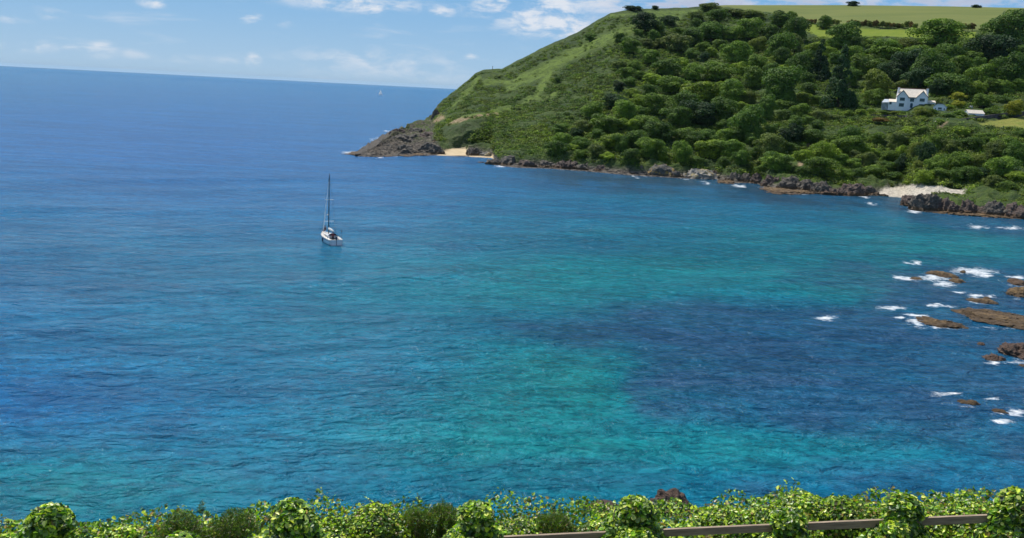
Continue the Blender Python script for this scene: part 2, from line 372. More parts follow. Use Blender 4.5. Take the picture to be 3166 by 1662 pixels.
c = n.mix(n.attr('sand'), c, n.mix(n.mr(B, .35, .65), (.50, .39, .24), (.60, .48, .31)))
c = n.mix(n.attr('peb'), c, n.mix(n.mr(C_, .35, .65), (.42, .38, .31), (.66, .60, .50)))
n.l.new(c, b.inputs['Base Color']); b.inputs['Roughness'].default_value = .9; b.inputs['Specular IOR Level'].default_value = .15
sf = n.m('SUBTRACT', 1.0, n.m('MAXIMUM', n.attr('ftop'), n.m('MAXIMUM', n.attr('fgr'), n.attr('sand'))))
n.l.new(n.bump(n.m('ADD', B, n.m('MULTIPLY', C_, .5)), n.m('MULTIPLY', sf, .8), 2.0), b.inputs['Normal'])
tag(mesh('headland_hill', G.reshape(-1, 3), fq, mg, attrs=dict(streak=a_str, ftop=a_top, fgr=a_gr, mea=a_mea, soil=a_soil, rock=a_rock, sand=a_sand, peb=a_peb), smooth=True), kind='structure')

# ------------------------------------------------------------------ sea
def mkaz():
    a = np.arange(-36, 36.001, .07); l = -36-np.cumsum(np.full(30, 4.0)); return R(1)*np.concatenate([l[::-1], a, -l])
azs = mkaz()
dep = R(1)*np.concatenate([[80, 60, 45], np.arange(38, 28, -.25), np.arange(28, 1.0, -.06), np.arange(1.0, .2, -.02), [.19, .15, .12, .09, .07, .055, .045]])
Ds = CAMH/np.tan(dep)
AZ, DD = np.meshgrid(azs, Ds)
V = np.stack([np.sin(AZ)*DD, np.cos(AZ)*DD, np.zeros_like(AZ)], -1)
front = np.abs(AZ) < R(55)
wx, wy = project(V.reshape(-1, 3)); wx = wx.reshape(AZ.shape); wy = wy.reshape(AZ.shape)
wx = np.where(front, wx, np.sign(AZ)*6000+1583); 
s12 = 1.2295
def P2(l): return [(a*s12, b*s12) for a, b in l]
REEF = P2([(1180, 818), (1400, 795), (1600, 768), (1850, 757), (1960, 778), (2120, 765), (2230, 742), (2060, 722), (1900, 700), (2000, 682), (2150, 668), (2300, 652), (2450, 662), (2800, 690),
           (2800, 1230), (2500, 1150), (2350, 1130), (2150, 1120), (1950, 1080), (1700, 1065), (1590, 1050), (1555, 980), (1600, 930), (1570, 890), (1450, 885), (1320, 850)])
REEF2 = P2([(2230, 515), (2400, 520), (2575, 540), (2800, 560), (2800, 620), (2575, 600), (2450, 588), (2300, 565)])
REEF3 = P2([(2050, 1150), (2400, 1160), (2800, 1170), (2800, 1400), (2100, 1350), (1750, 1260), (1850, 1200)])
REEF4 = P2([(1100, 1180), (1400, 1140), (1700, 1180), (1700, 1240), (1300, 1230), (900, 1210)])
vw = V.reshape(-1, 3); wp = (fbm(vw/np.array([9., 22, 9]), 4)).reshape(AZ.shape)
wxx = wx+wp*45; wyy = wy+wp*14+fbm(vw/40, 3).reshape(AZ.shape)*9
def soft(poly, a): return sm(-sdpoly(wxx, wyy, poly), -a, a)
reef = np.maximum.reduce([soft(REEF, 48)*.95, soft(REEF2, 12)*.8, soft(REEF3, 40)*.5, soft(REEF4, 25)*.45])
def blobs(L):
    r = np.zeros(AZ.shape)
    for (x, y, rx, ry, k) in L:
        x *= s12; y *= s12; rx *= s12; ry *= s12
        r = r+k*np.exp(-(((wxx-x)/rx)**2+((wyy-y)/ry)**2))
    return np.clip(r, 0, 1)
hill_refl = np.clip((1-sm(wy-ysh(wx), 18, 95))*sm(wx, 1450, 1800)*(1-sm(wx, 2650, 3000)*.5)*(wy > ysh(wx)-30), 0, 1)*np.clip(.8+.5*wp, .3, 1)  # dark reflection of the hill, painted into the water colour along the shore
shal = blobs([(1300, 660, 500, 110, .45), (1000, 760, 400, 90, .25), (1950, 640, 420, 95, .9), (2400, 610, 300, 60, .9), (2150, 720, 250, 60, .5), (1500, 740, 330, 90, .5), (1420, 950, 280, 90, .7), (1300, 1080, 400, 110, .7), (150, 1220, 420, 110, .7),
              (1000, 1010, 500, 160, .25), (1900, 1120, 500, 70, .6), (700, 1300, 600, 90, .4), (1500, 1260, 500, 60, .4), (1650, 500, 200, 30, .15), (900, 800, 500, 150, .18)])
green = blobs([(2400, 640, 320, 50, .8), (1420, 950, 220, 90, .8), (1200, 1130, 350, 90, .7), (100, 1250, 350, 90, .6), (2000, 1130, 450, 50, .5), (2150, 725, 150, 30, .6)])
deep = blobs([(0, 1000, 420, 90, .6), (300, 330, 1100, 150, .9), (600, 480, 700, 120, .35), (0, 780, 250, 200, .25)])
FOAM = [(2830, 814, 34, 5), (3011, 837, 72, 11), (3040, 848, 36, 8), (2792, 862, 30, 8), (2885, 860, 55, 9), (2914, 879, 38, 9), (3028, 915, 46, 6), (2754, 955, 42, 8), (2838, 978, 34, 6), (2838, 1001, 30, 12), (2780, 985, 25, 5),
        (2548, 987, 36, 7), (2902, 949, 50, 4), (2923, 1221, 46, 6), (3070, 1237, 42, 5), (3134, 1273, 34, 9), (3070, 1124, 21, 6), (3142, 856, 25, 6), (2698, 630, 14, 3.5), (2826, 652, 25, 4),
        (3024, 701, 26, 5), (3124, 702, 38, 4), (2965, 661, 10, 2.5), (2677, 609, 12, 2), (2183, 565, 16, 3.5), (2288, 575, 22, 3.5), (2366, 581, 16, 3), (2403, 591, 19, 3), (2471, 597, 16, 3), (1087, 473, 30, 5), (1140, 455, 23, 5),
        (1173, 434, 23, 7), (1216, 418, 17, 4), (1206, 408, 10, 3), (1166, 485, 13, 3), (1549, 513, 27, 2.5), (2110, 1592, 32, 10), (2960, 905, 20, 3), (3100, 1300, 40, 5), (1960, 545, 14, 2), (2120, 552, 20, 2)]
foam = np.zeros(AZ.shape)
fw = fbm(vw/np.array([2.2, 4.5, 2]), 3).reshape(AZ.shape)
HALO = [(2913, 858, 50, 8), (2956, 876, 28, 6), (2832, 866, 34, 5), (3028, 938, 52, 7), (3146, 880, 34, 7), (3150, 922, 44, 7), (2912, 1012, 84, 7), (3095, 1012, 130, 8), (3148, 1122, 64, 12), (3072, 1124, 38, 8), (2994, 1258, 38, 7), (3090, 1278, 36, 7), (2070, 1594, 74, 12)]
HALO += [(x, float(ysh(x))+1, 14, 2.5) for x in range(1180, 3180, 37)]
for (x, y, rx, ry) in HALO:
    r2 = ((wx+fw*9-x)/rx)**2+((wy+fw*2-y)/ry)**2; foam = np.maximum(foam, np.exp(-r2)*.62)
for (x, y, rx, ry) in FOAM:
    r2 = ((wx+fw*12-x)/(rx*1.0))**2+((wy+fw*4-y)/(ry*1.1))**2; foam = np.maximum(foam, np.exp(-r2*1.0)*1.1+np.exp(-r2*.25)*.12)
foam[wx < 0] = 0
# swell: crests read off the photograph as lines on the water
pa, pb = at_z(500, 1250), at_z(1400, 1130); cd = (pb-pa)[:2]; cd /= np.linalg.norm(cd); wd_ = np.array([-cd[1], cd[0]])
ph = V[..., 0]*wd_[0]+V[..., 1]*wd_[1]; al = V[..., 0]*cd[0]+V[..., 1]*cd[1]
q3 = np.stack([ph/13, al/60, np.zeros_like(ph)], -1); q4 = np.stack([ph/4.5, al/16, np.ones_like(ph)], -1)
fade = 1-sm(DD, 150, 420)
V[..., 2] = (vnoise(q3)*.5+fbm(q4, 2)*.10)*fade*(1-sm(DD, 0, 1)*0)
nr, nc = AZ.shape; idx = np.arange(nr*nc).reshape(nr, nc)
fq = np.stack([idx[:-1, :-1], idx[:-1, 1:], idx[1:, 1:], idx[1:, :-1]], -1).reshape(-1, 4)
mw, n, b, o = newmat('sea_water'); Pn = n.geo()
ang = math.atan2(cd[1], cd[0])
sh = n.attr('shal'); gr = n.attr('green'); rf = n.attr('reef'); dp = n.attr('deep'); hrf = n.attr('hill_refl'); fo = n.attr('foam')
big = n.noise(n.mapv(Pn, (.006, .03, 1), (0, 0, -ang)), 1, 4, .6); mid = n.noise(n.mapv(Pn, (.05, .16, 1), (0, 0, -ang)), 1, 5, .6)
c = n.mix(sh, (.001, .132, .265), (.001, .182, .240)); c = n.mix(n.m('MULTIPLY', gr, .48), c, (.002, .210, .195))
c = n.mix(n.m('MULTIPLY', dp, .85), c, (.001, .098, .34))
rfn = n.noise(n.mapv(Pn, (.05, .08, 1), (0, 0, -ang)), 1, 8, .74, 1.2)
rf = n.mr(n.m('ADD', rf, n.m('MULTIPLY', n.m('SUBTRACT', rfn, .5), 3.0)), .1, 1.35, 0, .88)
rf = n.m('MULTIPLY', rf, n.mr(n.attr('reef'), .02, .3))
c = n.mix(rf, c, (.008, .075, .165))
c = n.mix(n.m('MULTIPLY', hrf, .85), c, (.002, .040, .070))
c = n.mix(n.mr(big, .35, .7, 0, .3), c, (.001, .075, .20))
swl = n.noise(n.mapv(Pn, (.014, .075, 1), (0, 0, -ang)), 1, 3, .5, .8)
c = n.mix(n.mr(swl, .36, .64), n.mix(1.0, c, (.85, .88, .9), 'MULTIPLY'), n.mix(1.0, c, (1.3, 1.12, 1.09), 'MULTIPLY'));  # light and dark sides of the swell painted as bands of water colour
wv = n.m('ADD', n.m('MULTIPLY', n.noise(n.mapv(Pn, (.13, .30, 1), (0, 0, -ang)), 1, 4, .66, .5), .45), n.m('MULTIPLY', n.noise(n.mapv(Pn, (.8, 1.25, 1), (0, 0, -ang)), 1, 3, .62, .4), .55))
c = n.mix(n.mr(wv, .38, .62, 0, 1), n.mix(1.0, c, (.5, .72, .78), 'MULTIPLY'), n.mix(1.0, c, (5.0, 1.34, 1.25), 'MULTIPLY'))  # ripple highlights and dark troughs painted into the water colour
fn = n.noise(n.mapv(Pn, (.8, .8, 1)), 1, 6, .7, .6)
fn2 = n.noise(n.mapv(Pn, (.22, 1.2, 1), (0, 0, -ang)), 1.3, 5, .7, 1.2)
fm = n.mr(n.m('ADD', fo, n.m('ADD', n.m('MULTIPLY', n.m('SUBTRACT', fn, .5), 2.6), n.m('MULTIPLY', n.m('SUBTRACT', fn2, .5), 2.4))), .42, 1.3)
fm = n.m('MULTIPLY', fm, n.mr(fo, .1, .45))
c = n.mix(fm, c, (.80, .84, .86))
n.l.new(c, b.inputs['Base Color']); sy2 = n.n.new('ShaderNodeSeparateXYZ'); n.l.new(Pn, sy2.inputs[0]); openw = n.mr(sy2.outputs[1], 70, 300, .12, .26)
n.l.new(n.mix(fm, openw, (.8, .8, .8)), b.inputs['Roughness'])
b.inputs['IOR'].default_value = 1.33; b.inputs['Specular IOR Level'].default_value = .27
w1 = n.noise(n.mapv(Pn, (.26, .50, 1), (0, 0, -ang)), 1, 4, .62, .5)
w0 = n.noise(n.mapv(Pn, (.04, .11, 1), (0, 0, -ang)), 1, 4, .6, .5)
w2 = n.noise(n.mapv(Pn, (.9, 1.4, 1), (0, 0, -ang+.15)), 1, 4, .6, .5)
w3 = n.noise(n.mapv(Pn, (2.4, 5.5, 1), (0, 0, -ang-.25)), 1, 3, .6, .3)
c_dummy = None
h = n.m('ADD', n.m('ADD', n.m('MULTIPLY', w1, 2.2), n.m('MULTIPLY', w0, 3.0)), n.m('ADD', n.m('MULTIPLY', w2, .55), n.m('MULTIPLY', w3, .13)))
n.l.new(n.bump(h, 1.0, .95), b.inputs['Normal'])
sea = mesh('sea_water', V.reshape(-1, 3), fq, mw, attrs=dict(shal=shal.ravel(), green=green.ravel(), reef=reef.ravel(), deep=deep.ravel(), hill_refl=hill_refl.ravel(), foam=foam.ravel()), smooth=True)
tag(sea, kind='structure')

# ------------------------------------------------------------------ foliage generators
def unit(v): return v/np.maximum(np.linalg.norm(v, axis=-1, keepdims=True), 1e-9)
def leaves(c, nrm, size, aspect=.75, r=rng, shape='quad'):
    """leaf faces at c, facing nrm; size per leaf -> verts, faces"""
    N = len(c); t = unit(np.cross(nrm, r.normal(size=(N, 3)))); bt = np.cross(nrm, t)
    size = np.broadcast_to(np.asarray(size, float), (N,))[:, None]
    if shape == 'quad':
        k = [(-1, 0), (0, -aspect), (1, 0), (0, aspect)]
        v = np.stack([c+size*(a*t+b_*bt) for a, b_ in k], 1); f = np.arange(N*4).reshape(N, 4); return v.reshape(-1, 3), f, 4
    if shape == 'heart':                     # pointed leaf folded along its midrib
        k = [(-1, 0, 0), (-.75, -.62, .22), (.05, -.7, .26), (1.15, 0, 0), (.05, .7, .26), (-.75, .62, .22)]
        v = np.stack([c+size*(a*t+b_*bt+d*nrm) for a, b_, d in k], 1); i = np.arange(N)[:, None]*6
        f = np.concatenate([i+np.array([[0, 1, 2, 3]]), i+np.array([[0, 3, 4, 5]])], 0); return v.reshape(-1, 3), f, 6
    if shape == 'spike':
        k = [(-.3, -.12), (-.3, .12), (1.0, .03), (1.0, -.03)]
        t = unit(nrm+r.normal(size=(N, 3))*.35); bt = unit(np.cross(t, r.normal(size=(N, 3))))
        v = np.stack([c+size*(a*t+b_*bt) for a, b_ in k], 1); f = np.arange(N*4).reshape(N, 4); return v.reshape(-1, 3), f, 4
def crown_points(N, lobes, shell=.28, r=rng):
    L = np.array(lobes); wgt = L[:, 3]**2; wgt /= wgt.sum(); k = r.choice(len(L), N, p=wgt)
    d = unit(r.normal(size=(N, 3))); d[:, 2] = np.where(d[:, 2] < -.35, -d[:, 2], d[:, 2]); rad = 1-shell*r.random(N)**1.5
    c = L[k, :3]+d*(L[k, 3]*rad)[:, None]*L[k, 4][:, None]**np.array([0, 0, 1])
    return c, d
def tree_crown(seed, kind='round', N=7500, leaf=.036):
    r = np.random.default_rng(seed); lobes = []
    if kind == 'conifer':
        for i in range(26):
            h = i/26; a = r.random()*6.28; q = (1-h)*.55; lobes.append((math.cos(a)*q, math.sin(a)*q, h*1.9-.9, .36*(1-h)+.12, .6))
    else:
        for i in range(17):
            d = unit(r.normal(size=3)); d[2] = abs(d[2])*1.0-.35; q = r.uniform(.38, .86)
            lobes.append((d[0]*q, d[1]*q, d[2]*q*.9, r.uniform(.16, .46), .8))
        lobes.append((0, 0, .0, .6, 1)); lobes.append((0, 0, -.45, .6, .9)); lobes += [(.35*math.cos(a), .35*math.sin(a), -.55, .42, .9) for a in (0, 1.5, 3, 4.5)]
    c, d = crown_points(N, lobes, .3, r)
    nn = unit(d+r.normal(size=d.shape)*.55+np.array([0, 0, .25]))
    v, f, k = leaves(c, nn, leaf*r.uniform(.6, 1.5, N), .7, r)
    lobevar = np.clip(.35+.3*vnoise(c*3.5)+.25*r.random(N), 0, 1)
    # opaque inner body of twigs so the middle is not see-through
    return v, f, np.repeat(lobevar, k)
PROTO = []
for s_ in range(9):
    v, f, va = tree_crown(100+s_); PROTO.append(mesh('crown', v, f, MF, attrs=dict(var=va), link=False))
CONI = []
for s_ in range(2):
    v, f, va = tree_crown(200+s_, 'conifer'); CONI.append(mesh('crown', v, f, MF, attrs=dict(var=va), link=False))
def trunk_mesh(seed, h=1.0):
    r = random.Random(seed); m = MB()
    m.tube([(0, 0, -.15), (.02, .01, .3), (-.02, .02, .6), (0, 0, .95)], [.075, .055, .04, .02], 7)
    for k in range(5):
        a = r.random()*6.28; z = r.uniform(.28, .6); m.tube([(0, 0, z), (math.cos(a)*.16, math.sin(a)*.16, z+.14), (math.cos(a)*.36, math.sin(a)*.36, z+.26)], [.03, .02, .008], 5)
    return mesh('trunk', m.v, m.f, MBARK, link=False)
TRUNKS = [trunk_mesh(i) for i in range(3)]
COL = dict(dark=(.092, .165, .036), mid=(.135, .218, .040), light=(.200, .285, .040), olive=(.150, .190, .042), deep=(.034, .074, .034), yellow=(.28, .29, .035), grey=(.135, .180, .058), brown=(.17, .115, .04))
NT = [0]
def tree(px, py, w_, h_, col, name='tree', cat='tree', conifer=False, label=None, group=None, low=False, base=None):
    """crown centred at photo pixel (px,py), w_ x h_ pixels"""
    NT[0] += 1; k = NT[0]; rr = random.Random(k*31)
    yb = min(py+h_*.45, ysh(px)-2) if base is None else base
    p = terr(px, yb); D = float(np.linalg.norm(p-np.array([0, 0, CAMH])))
    wm = w_*D/F*1.34; hm = h_*D/F*1.18
    root = empty(name, tuple(p), rr.random()*6.28, label, cat, group)
    me = (CONI if conifer else PROTO)[k % (2 if conifer else 9)]
    c = bpy.data.objects.new('crown', me); S.collection.objects.link(c); c.parent = root
    c.scale = (wm*.5, wm*.5*rr.uniform(.85, 1.1), hm*.53); c.location = (0, 0, hm*(.42 if not low else .36))
    j = rr.uniform(.8, 1.2); c.color = tuple(q*j for q in COL[col])+(1,)
    t = bpy.data.objects.new('trunk', TRUNKS[k % 3]); S.collection.objects.link(t); t.parent = root
    t.scale = (wm*.6, wm*.6, hm*.62); t.location = (0, 0, -.05*hm)
    return root
def ZB(l): return [(1700+a/3.005, b/3.005, c/3.005, d/3.005, *e) for a, b, c, d, *e in l]
def ZC(l): return [(2400+a/3.1436, b/3.1436, c/3.1436, d/3.1436, *e) for a, b, c, d, *e in l]
def ZD(l): return [(2600+a/4.2244, 240+b/4.2244, c/4.2244, d/4.2244, *e) for a, b, c, d, *e in l]
def ZE(l): return [(1900+a/3.22, 400+b/3.22, c/3.22, d/3.22, *e) for a, b, c, d, *e in l]
TR = ZB([(1480, 75, 200, 100, 'grey'), (1550, 140, 180, 110, 'dark'), (1700, 120, 220, 80, 'grey'), (1890, 140, 220, 90, 'grey'), (2130, 190, 200, 150, 'dark'), (2290, 280, 190, 240, 'dark'),
         (1850, 280, 240, 200, 'mid'), (1360, 150, 160, 90, 'grey'), (1500, 290, 260, 190, 'dark'), (1330, 340, 200, 170, 'dark'), (1010, 260, 110, 110, 'dark'), (650, 350, 100, 100, 'dark'), (2110, 430, 230, 250, 'dark'), (2270, 410, 130, 180, 'grey'),
         (1940, 410, 140, 140, 'olive'), (1730, 490, 230, 240, 'mid'), (1430, 535, 80, 110, 'deep'), (370, 345, 100, 80, 'dark'), (1080, 630, 240, 170, 'dark'), (1320, 670, 180, 180, 'mid'), (1560, 670, 290, 190, 'mid'),
         (1880, 720, 200, 230, 'mid'), (2330, 610, 200, 260, 'dark'), (2120, 800, 320, 380, 'dark'), (960, 740, 200, 120, 'light'), (1150, 790, 240, 180, 'mid'), (760, 860, 120, 100, 'light'), (1430, 850, 300, 210, 'light'),
         (1700, 860, 220, 230, 'mid'), (400, 1020, 180, 180, 'mid'), (700, 1020, 220, 200, 'mid'), (1000, 970, 240, 220, 'mid'), (1200, 1080, 240, 210, 'dark'), (1400, 1050, 300, 240, 'deep'), (1600, 1030, 260, 260, 'dark'),
         (1840, 1140, 290, 360, 'dark'), (2010, 1010, 150, 260, 'dark'), (520, 1150, 280, 180, 'mid'), (920, 1140, 240, 150, 'mid'), (160, 1060, 60, 50, 'dark'), (130, 1290, 160, 130, 'mid'), (290, 1330, 160, 130, 'dark'),
         (580, 1310, 240, 150, 'light'), (780, 1290, 200, 190, 'dark'), (1000, 1230, 260, 210, 'dark'), (1240, 1260, 200, 160, 'mid'), (1450, 1270, 200, 170, 'dark'), (2270, 1240, 160, 180, 'deep'), (70, 745, 60, 80, 'dark'), (1190, 290, 100, 80, 'mid'),
         (440, 1240, 130, 110, 'dark'), (2090, 560, 160, 100, 'light'), (2230, 160, 90, 120, 'mid'), (1640, 1260, 180, 150, 'mid'), (650, 600, 140, 80, 'grey'), (900, 400, 120, 80, 'grey'), (820, 300, 80, 60, 'dark')])
TR += ZC([(640, 360, 260, 260, 'dark'), (805, 435, 125, 150, 'dark'), (1580, 330, 400, 270, 'mid'), (1680, 530, 230, 190, 'dark'), (2250, 290, 320, 330, 'dark'), (2080, 490, 330, 270, 'deep'), (2280, 710, 270, 310, 'dark'),
          (1780, 650, 220, 210, 'mid'), (1720, 830, 330, 210, 'dark'), (1500, 690, 280, 330, 'dark'), (1290, 650, 300, 300, 'deep'), (1080, 500, 280, 200, 'mid'), (1130, 720, 240, 250, 'deep'), (960, 830, 250, 280, 'olive'),
          (230, 650, 200, 240, 'dark'), (840, 650, 280, 240, 'mid'), (700, 530, 200, 160, 'mid'), (1400, 520, 240, 160, 'mid'), (70, 880, 220, 340, 'dark'), (930, 950, 200, 160, 'mid'), (940, 450, 180, 130, 'light'), (1250, 440, 200, 130, 'olive'),
          (2000, 980, 150, 120, 'mid'), (2190, 980, 120, 100, 'dark'), (2305, 1060, 130, 150, 'yellow'), (1760, 940, 120, 90, 'yellow'), (2350, 200, 160, 150, 'mid'), (700, 760, 180, 200, 'dark'), (60, 560, 150, 180, 'dark'), (1880, 560, 150, 120, 'mid'),
          (400, 1120, 140, 110, 'grey'), (560, 440, 120, 110, 'mid'), (1390, 760, 220, 220, 'deep'), (1560, 860, 180, 150, 'deep')])
CON = ZC([(600, 830, 290, 500, 'deep'), (410, 630, 190, 320, 'deep')])
TR += ZD([(130, 790, 260, 280, 'dark'), (480, 800, 180, 170, 'mid'), (740, 830, 260, 280, 'grey'), (950, 970, 180, 220, 'olive'), (1090, 990, 180, 320, 'deep'), (600, 1030, 220, 170, 'mid'), (790, 1140, 170, 260, 'deep'),
          (1240, 860, 200, 200, 'mid'), (1420, 900, 220, 190, 'grey'), (1700, 860, 240, 170, 'dark'), (1500, 1090, 260, 250, 'mid'), (1740, 1100, 210, 190, 'olive'), (1650, 1250, 260, 200, 'dark'), (1960, 970, 240, 280, 'grey'), (2150, 890, 250, 230, 'mid'),
          (2300, 1010, 250, 300, 'dark'), (2100, 1180, 300, 270, 'mid'), (2290, 1290, 240, 140, 'light'), (400, 1230, 300, 180, 'mid'), (650, 1290, 220, 130, 'dark'), (2340, 740, 170, 90, 'dark'), (1010, 1150, 130, 130, 'olive'), (1240, 1130, 240, 220, 'mid'),
          (900, 700, 200, 120, 'light'), (1900, 800, 240, 150, 'mid'), (1050, 690, 160, 110, 'mid'), (300, 950, 180, 160, 'light'), (1560, 700, 200, 120, 'light'), (1300, 1260, 220, 150, 'mid')])
TR += ZE([(60, 140, 160, 200, 'dark'), (350, 190, 260, 210, 'mid'), (150, 270, 170, 190, 'dark'), (660, 220, 180, 270, 'mid'), (950, 200, 280, 210, 'light'), (1150, 190, 240, 190, 'mid'), (1260, 280, 150, 180, 'dark'), (1620, 320, 280, 190, 'mid'),
          (1550, 140, 240, 210, 'grey'), (1200, 60, 200, 130, 'dark'), (2090, 230, 220, 210, 'light'), (2050, 370, 280, 200, 'mid'), (1950, 70, 220, 150, 'dark'), (2330, 150, 240, 180, 'mid'), (480, 50, 220, 160, 'dark'), (760, 90, 240, 180, 'dark'), (1400, 250, 140, 160, 'dark'), (1720, 60, 200, 160, 'deep'), (1080, 330, 160, 120, 'dark'), (820, 320, 150, 110, 'dark')])
def tiers(y, x):
    if y < 30: return 'on the skyline beside the top field'
    if x > 2640 and y < 130: return 'standing against the bright green field'
    if x > 2480 and y < 190: return 'in the belt just below the green field'
    if x > 2660 and y < 330 and x < 2900: return 'in the dark wood behind the white house'
    if x >= 2900 and y < 330: return 'on the open slope right of the white house'
    if x > 2560 and y < 420: return 'in the garden around the white house'
    if x > 2560 and y < 500: return 'between the house garden and the lower slope'
    if x > 2560: return 'low on the slope above the pebble beach'
    if x < 1900 and y < 300: return 'alone on the grassy left flank of the headland'
    if x > 2250 and y < 130: return 'at the upper right corner of the headland wood'
    if y < 100: return 'along the top edge of the headland wood'
    if x > 2300 and y < 250: return 'in the wood between headland and house'
    if x > 2300 and y < 380: return 'left of the white house and its garden'
    if y < 180: return 'in the upper part of the headland wood'
    if y < 260: return 'in the middle of the headland wood'
    if y < 330: return 'in the widest band of the headland wood'
    if y < 400: return 'in the lower part of the headland wood'
    if x < 1900: return 'above the dark rocks right of the sandy cove'
    if y < 470: return 'in the thicket over the shore rocks'
    return 'hanging right over the shore rocks'
ORD = ['leftmost', 'second from left', 'third from left', 'fourth from left', 'fifth from left', 'sixth from left', 'seventh from left', 'eighth from left', 'ninth from left', 'tenth from left', 'eleventh from left', 'twelfth from left', 'thirteenth from left', 'fourteenth from left']
CN = dict(dark='dark green', mid='mid green', light='fresh light green', olive='olive green', deep='very dark', yellow='yellow green', grey='grey green')
# canopy between the trees read off the photograph
fr = random.Random(5); added = 0; tries = 0
WOOD = [(1960, 60), (2120, 40), (2440, 80), (2500, 130), (2900, 130), (3166, 140), (3166, 300), (3000, 300), (2880, 290), (2760, 280), (2700, 330), (2560, 340), (2560, 420), (3160, 420), (3160, 600), (2900, 560), (2700, 560), (2300, 530), (1800, 500), (1700, 470), (1700, 400), (1850, 330), (1900, 250)]
while added < 95 and tries < 9000:
    tries += 1; x = fr.uniform(1700, 3160); y = fr.uniform(50, 590); w_ = fr.uniform(38, 78)
    if sdpoly(np.array([x]), np.array([y]), WOOD)[0] > -12 or y > ysh(x)-46: continue
    if any((x-q[0])**2+((y-q[1])*1.2)**2 < (.36*(w_+max(q[2], q[3])))**2 for q in TR+CON): continue
    TR.append((x, y, w_, w_*fr.uniform(.7, .95), fr.choice(['dark', 'dark', 'mid', 'mid', 'grey', 'light', 'deep']))); added += 1
print('filled', added)
zones = {}
for t_ in TR: zones.setdefault((tiers(t_[1], t_[0]), t_[4]), []).append(t_)
for (z_, c_), L in zones.items():
    L.sort(key=lambda q: q[0])
    for i, (x, y, w_, h_, c) in enumerate(L):
        lab = (ORD[i] if i < (len(L)+1)//2 else ORD[len(L)-1-i].replace('leftmost', 'rightmost').replace('from left', 'from right'))+' '+CN[c]+' tree '+z_
        if len(L) == 1: lab = 'the one '+CN[c]+' rounded tree '+z_
        tree(x, y, w_, h_, c, 'broadleaf_tree', 'tree', label=lab, group='trees on the headland slope')
for (x, y, w_, h_, c), nm in zip(CON, ['tallest almost black conifer left of the white house', 'narrow dark conifer uphill from the tallest conifer']):
    tree(x, y, w_, h_, c, 'conifer_tree', 'tree', True, nm)
tree(2400+455/3.1436, 212/3.1436, 128/3.1436, 118/3.1436, 'dark', 'broadleaf_tree', 'tree', label='lone round tree on the bright green field casting a small shadow', base=88)
for (x, y, w_, h_, lb) in [(1950, 24, 40, 16, 'wide low dark bush on the skyline left of the top field'), (1973, 24, 24, 12, 'flat dark bush joining the wide skyline bush'), (2025, 20, 22, 13, 'small round bush on the skyline near the wood'), (2636, 11, 34, 15, 'lone windswept bush on the top field horizon'),
                        (3015, 16, 20, 10, 'larger dark bush on the far right skyline'), (3029, 18, 11, 7, 'tiny dark bush beside the far right skyline bush')]:
    yb = float(ysk(x))+2; tree(x, y, w_, h_, 'deep', 'bush', 'bush', label=lb, low=True, base=yb)
# wind-bent hedgerow between the two fields
hx = [2494, 2506, 2519, 2564, 2576, 2588] + [2625+i*8.6+random.uniform(-2, 2) for i in range(25)] + [2955, 2967, 2980, 2993, 3006]
for i, x in enumerate(hx):
    yb = np.interp(x, [2490, 2600, 2830, 3010], [73, 79, 90, 95]); hh = random.uniform(16, 27); tall = 'tall' if hh > 21 else 'short'
    place = ['leftmost', 'second', 'third', 'fourth', 'fifth', 'sixth', 'seventh', 'eighth', 'ninth', 'tenth', 'eleventh', 'twelfth', 'thirteenth', 'fourteenth', 'fifteenth', 'sixteenth', 'seventeenth', 'eighteenth', 'nineteenth', 'twentieth']
    nm = (place[i] if i < 20 else (place[len(hx)-1-i].replace('leftmost', 'rightmost')+' from the right end' if i < len(hx)-1 else 'rightmost'))
    if 0 < i < 20: nm += ' from the left end'
    t_ = tree(x, yb-hh*.62, random.uniform(9, 16), hh*.75, random.choice(['brown', 'olive', 'brown']), 'hedgerow_tree', 'tree', label=f'{tall} brownish hedgerow tree, {nm} of the field hedge', group='hedgerow trees between the two fields', base=yb)
    c = t_.children[0]; c.location.z += .25*c.scale[2]

# scrub: uncountable low bushes over the hill, one object
def clump(seed, N=70):
    r = np.random.default_rng(seed); lob = [(r.uniform(-.5, .5), r.uniform(-.5, .5), r.uniform(-.1, .3), r.uniform(.35, .6), .9) for _ in range(6)]
    c, d = crown_points(N, lob, .2, r); return c, unit(d+r.normal(size=d.shape)*.45+np.array([0, 0, .3]))
def scrub(name, pts, size, cols, N, leaf, label=None):
    Vv = []; Cc = []; Va = []
    protos = [clump(500+i, N) for i in range(8)]
    for i, p in enumerate(pts):
        c, d = protos[rng.integers(8)]; a = rng.random()*6.28; ca, sa = math.cos(a), math.sin(a); s_ = size[i]
        Rm = np.array([[ca, sa, 0], [-sa, ca, 0], [0, 0, 1]]); c2 = (c@Rm)*np.array([s_, s_, s_*.8])+p; d2 = d@Rm
        v, f, k = leaves(c2, d2, leaf*rng.uniform(.6, 1.4, N)*(.5+.25*s_), .75)
        Vv.append(v); Cc.append(np.repeat(cols[i][None]*rng.uniform(.75, 1.25), len(v), 0)); Va.append(np.repeat(rng.random(N)*.8, 4))
    v = np.concatenate(Vv); f = np.arange(len(v)).reshape(-1, 4)
    return mesh(name, v, f, MFV, attrs=dict(col=np.concatenate(Cc), var=np.concatenate(Va)))
NS = 30000
sx_ = rng.uniform(1330, 3260, NS); u_ = rng.random(NS); sy_ = ysk(sx_)+(ysh(sx_)-ysk(sx_))*(1-u_*.97)
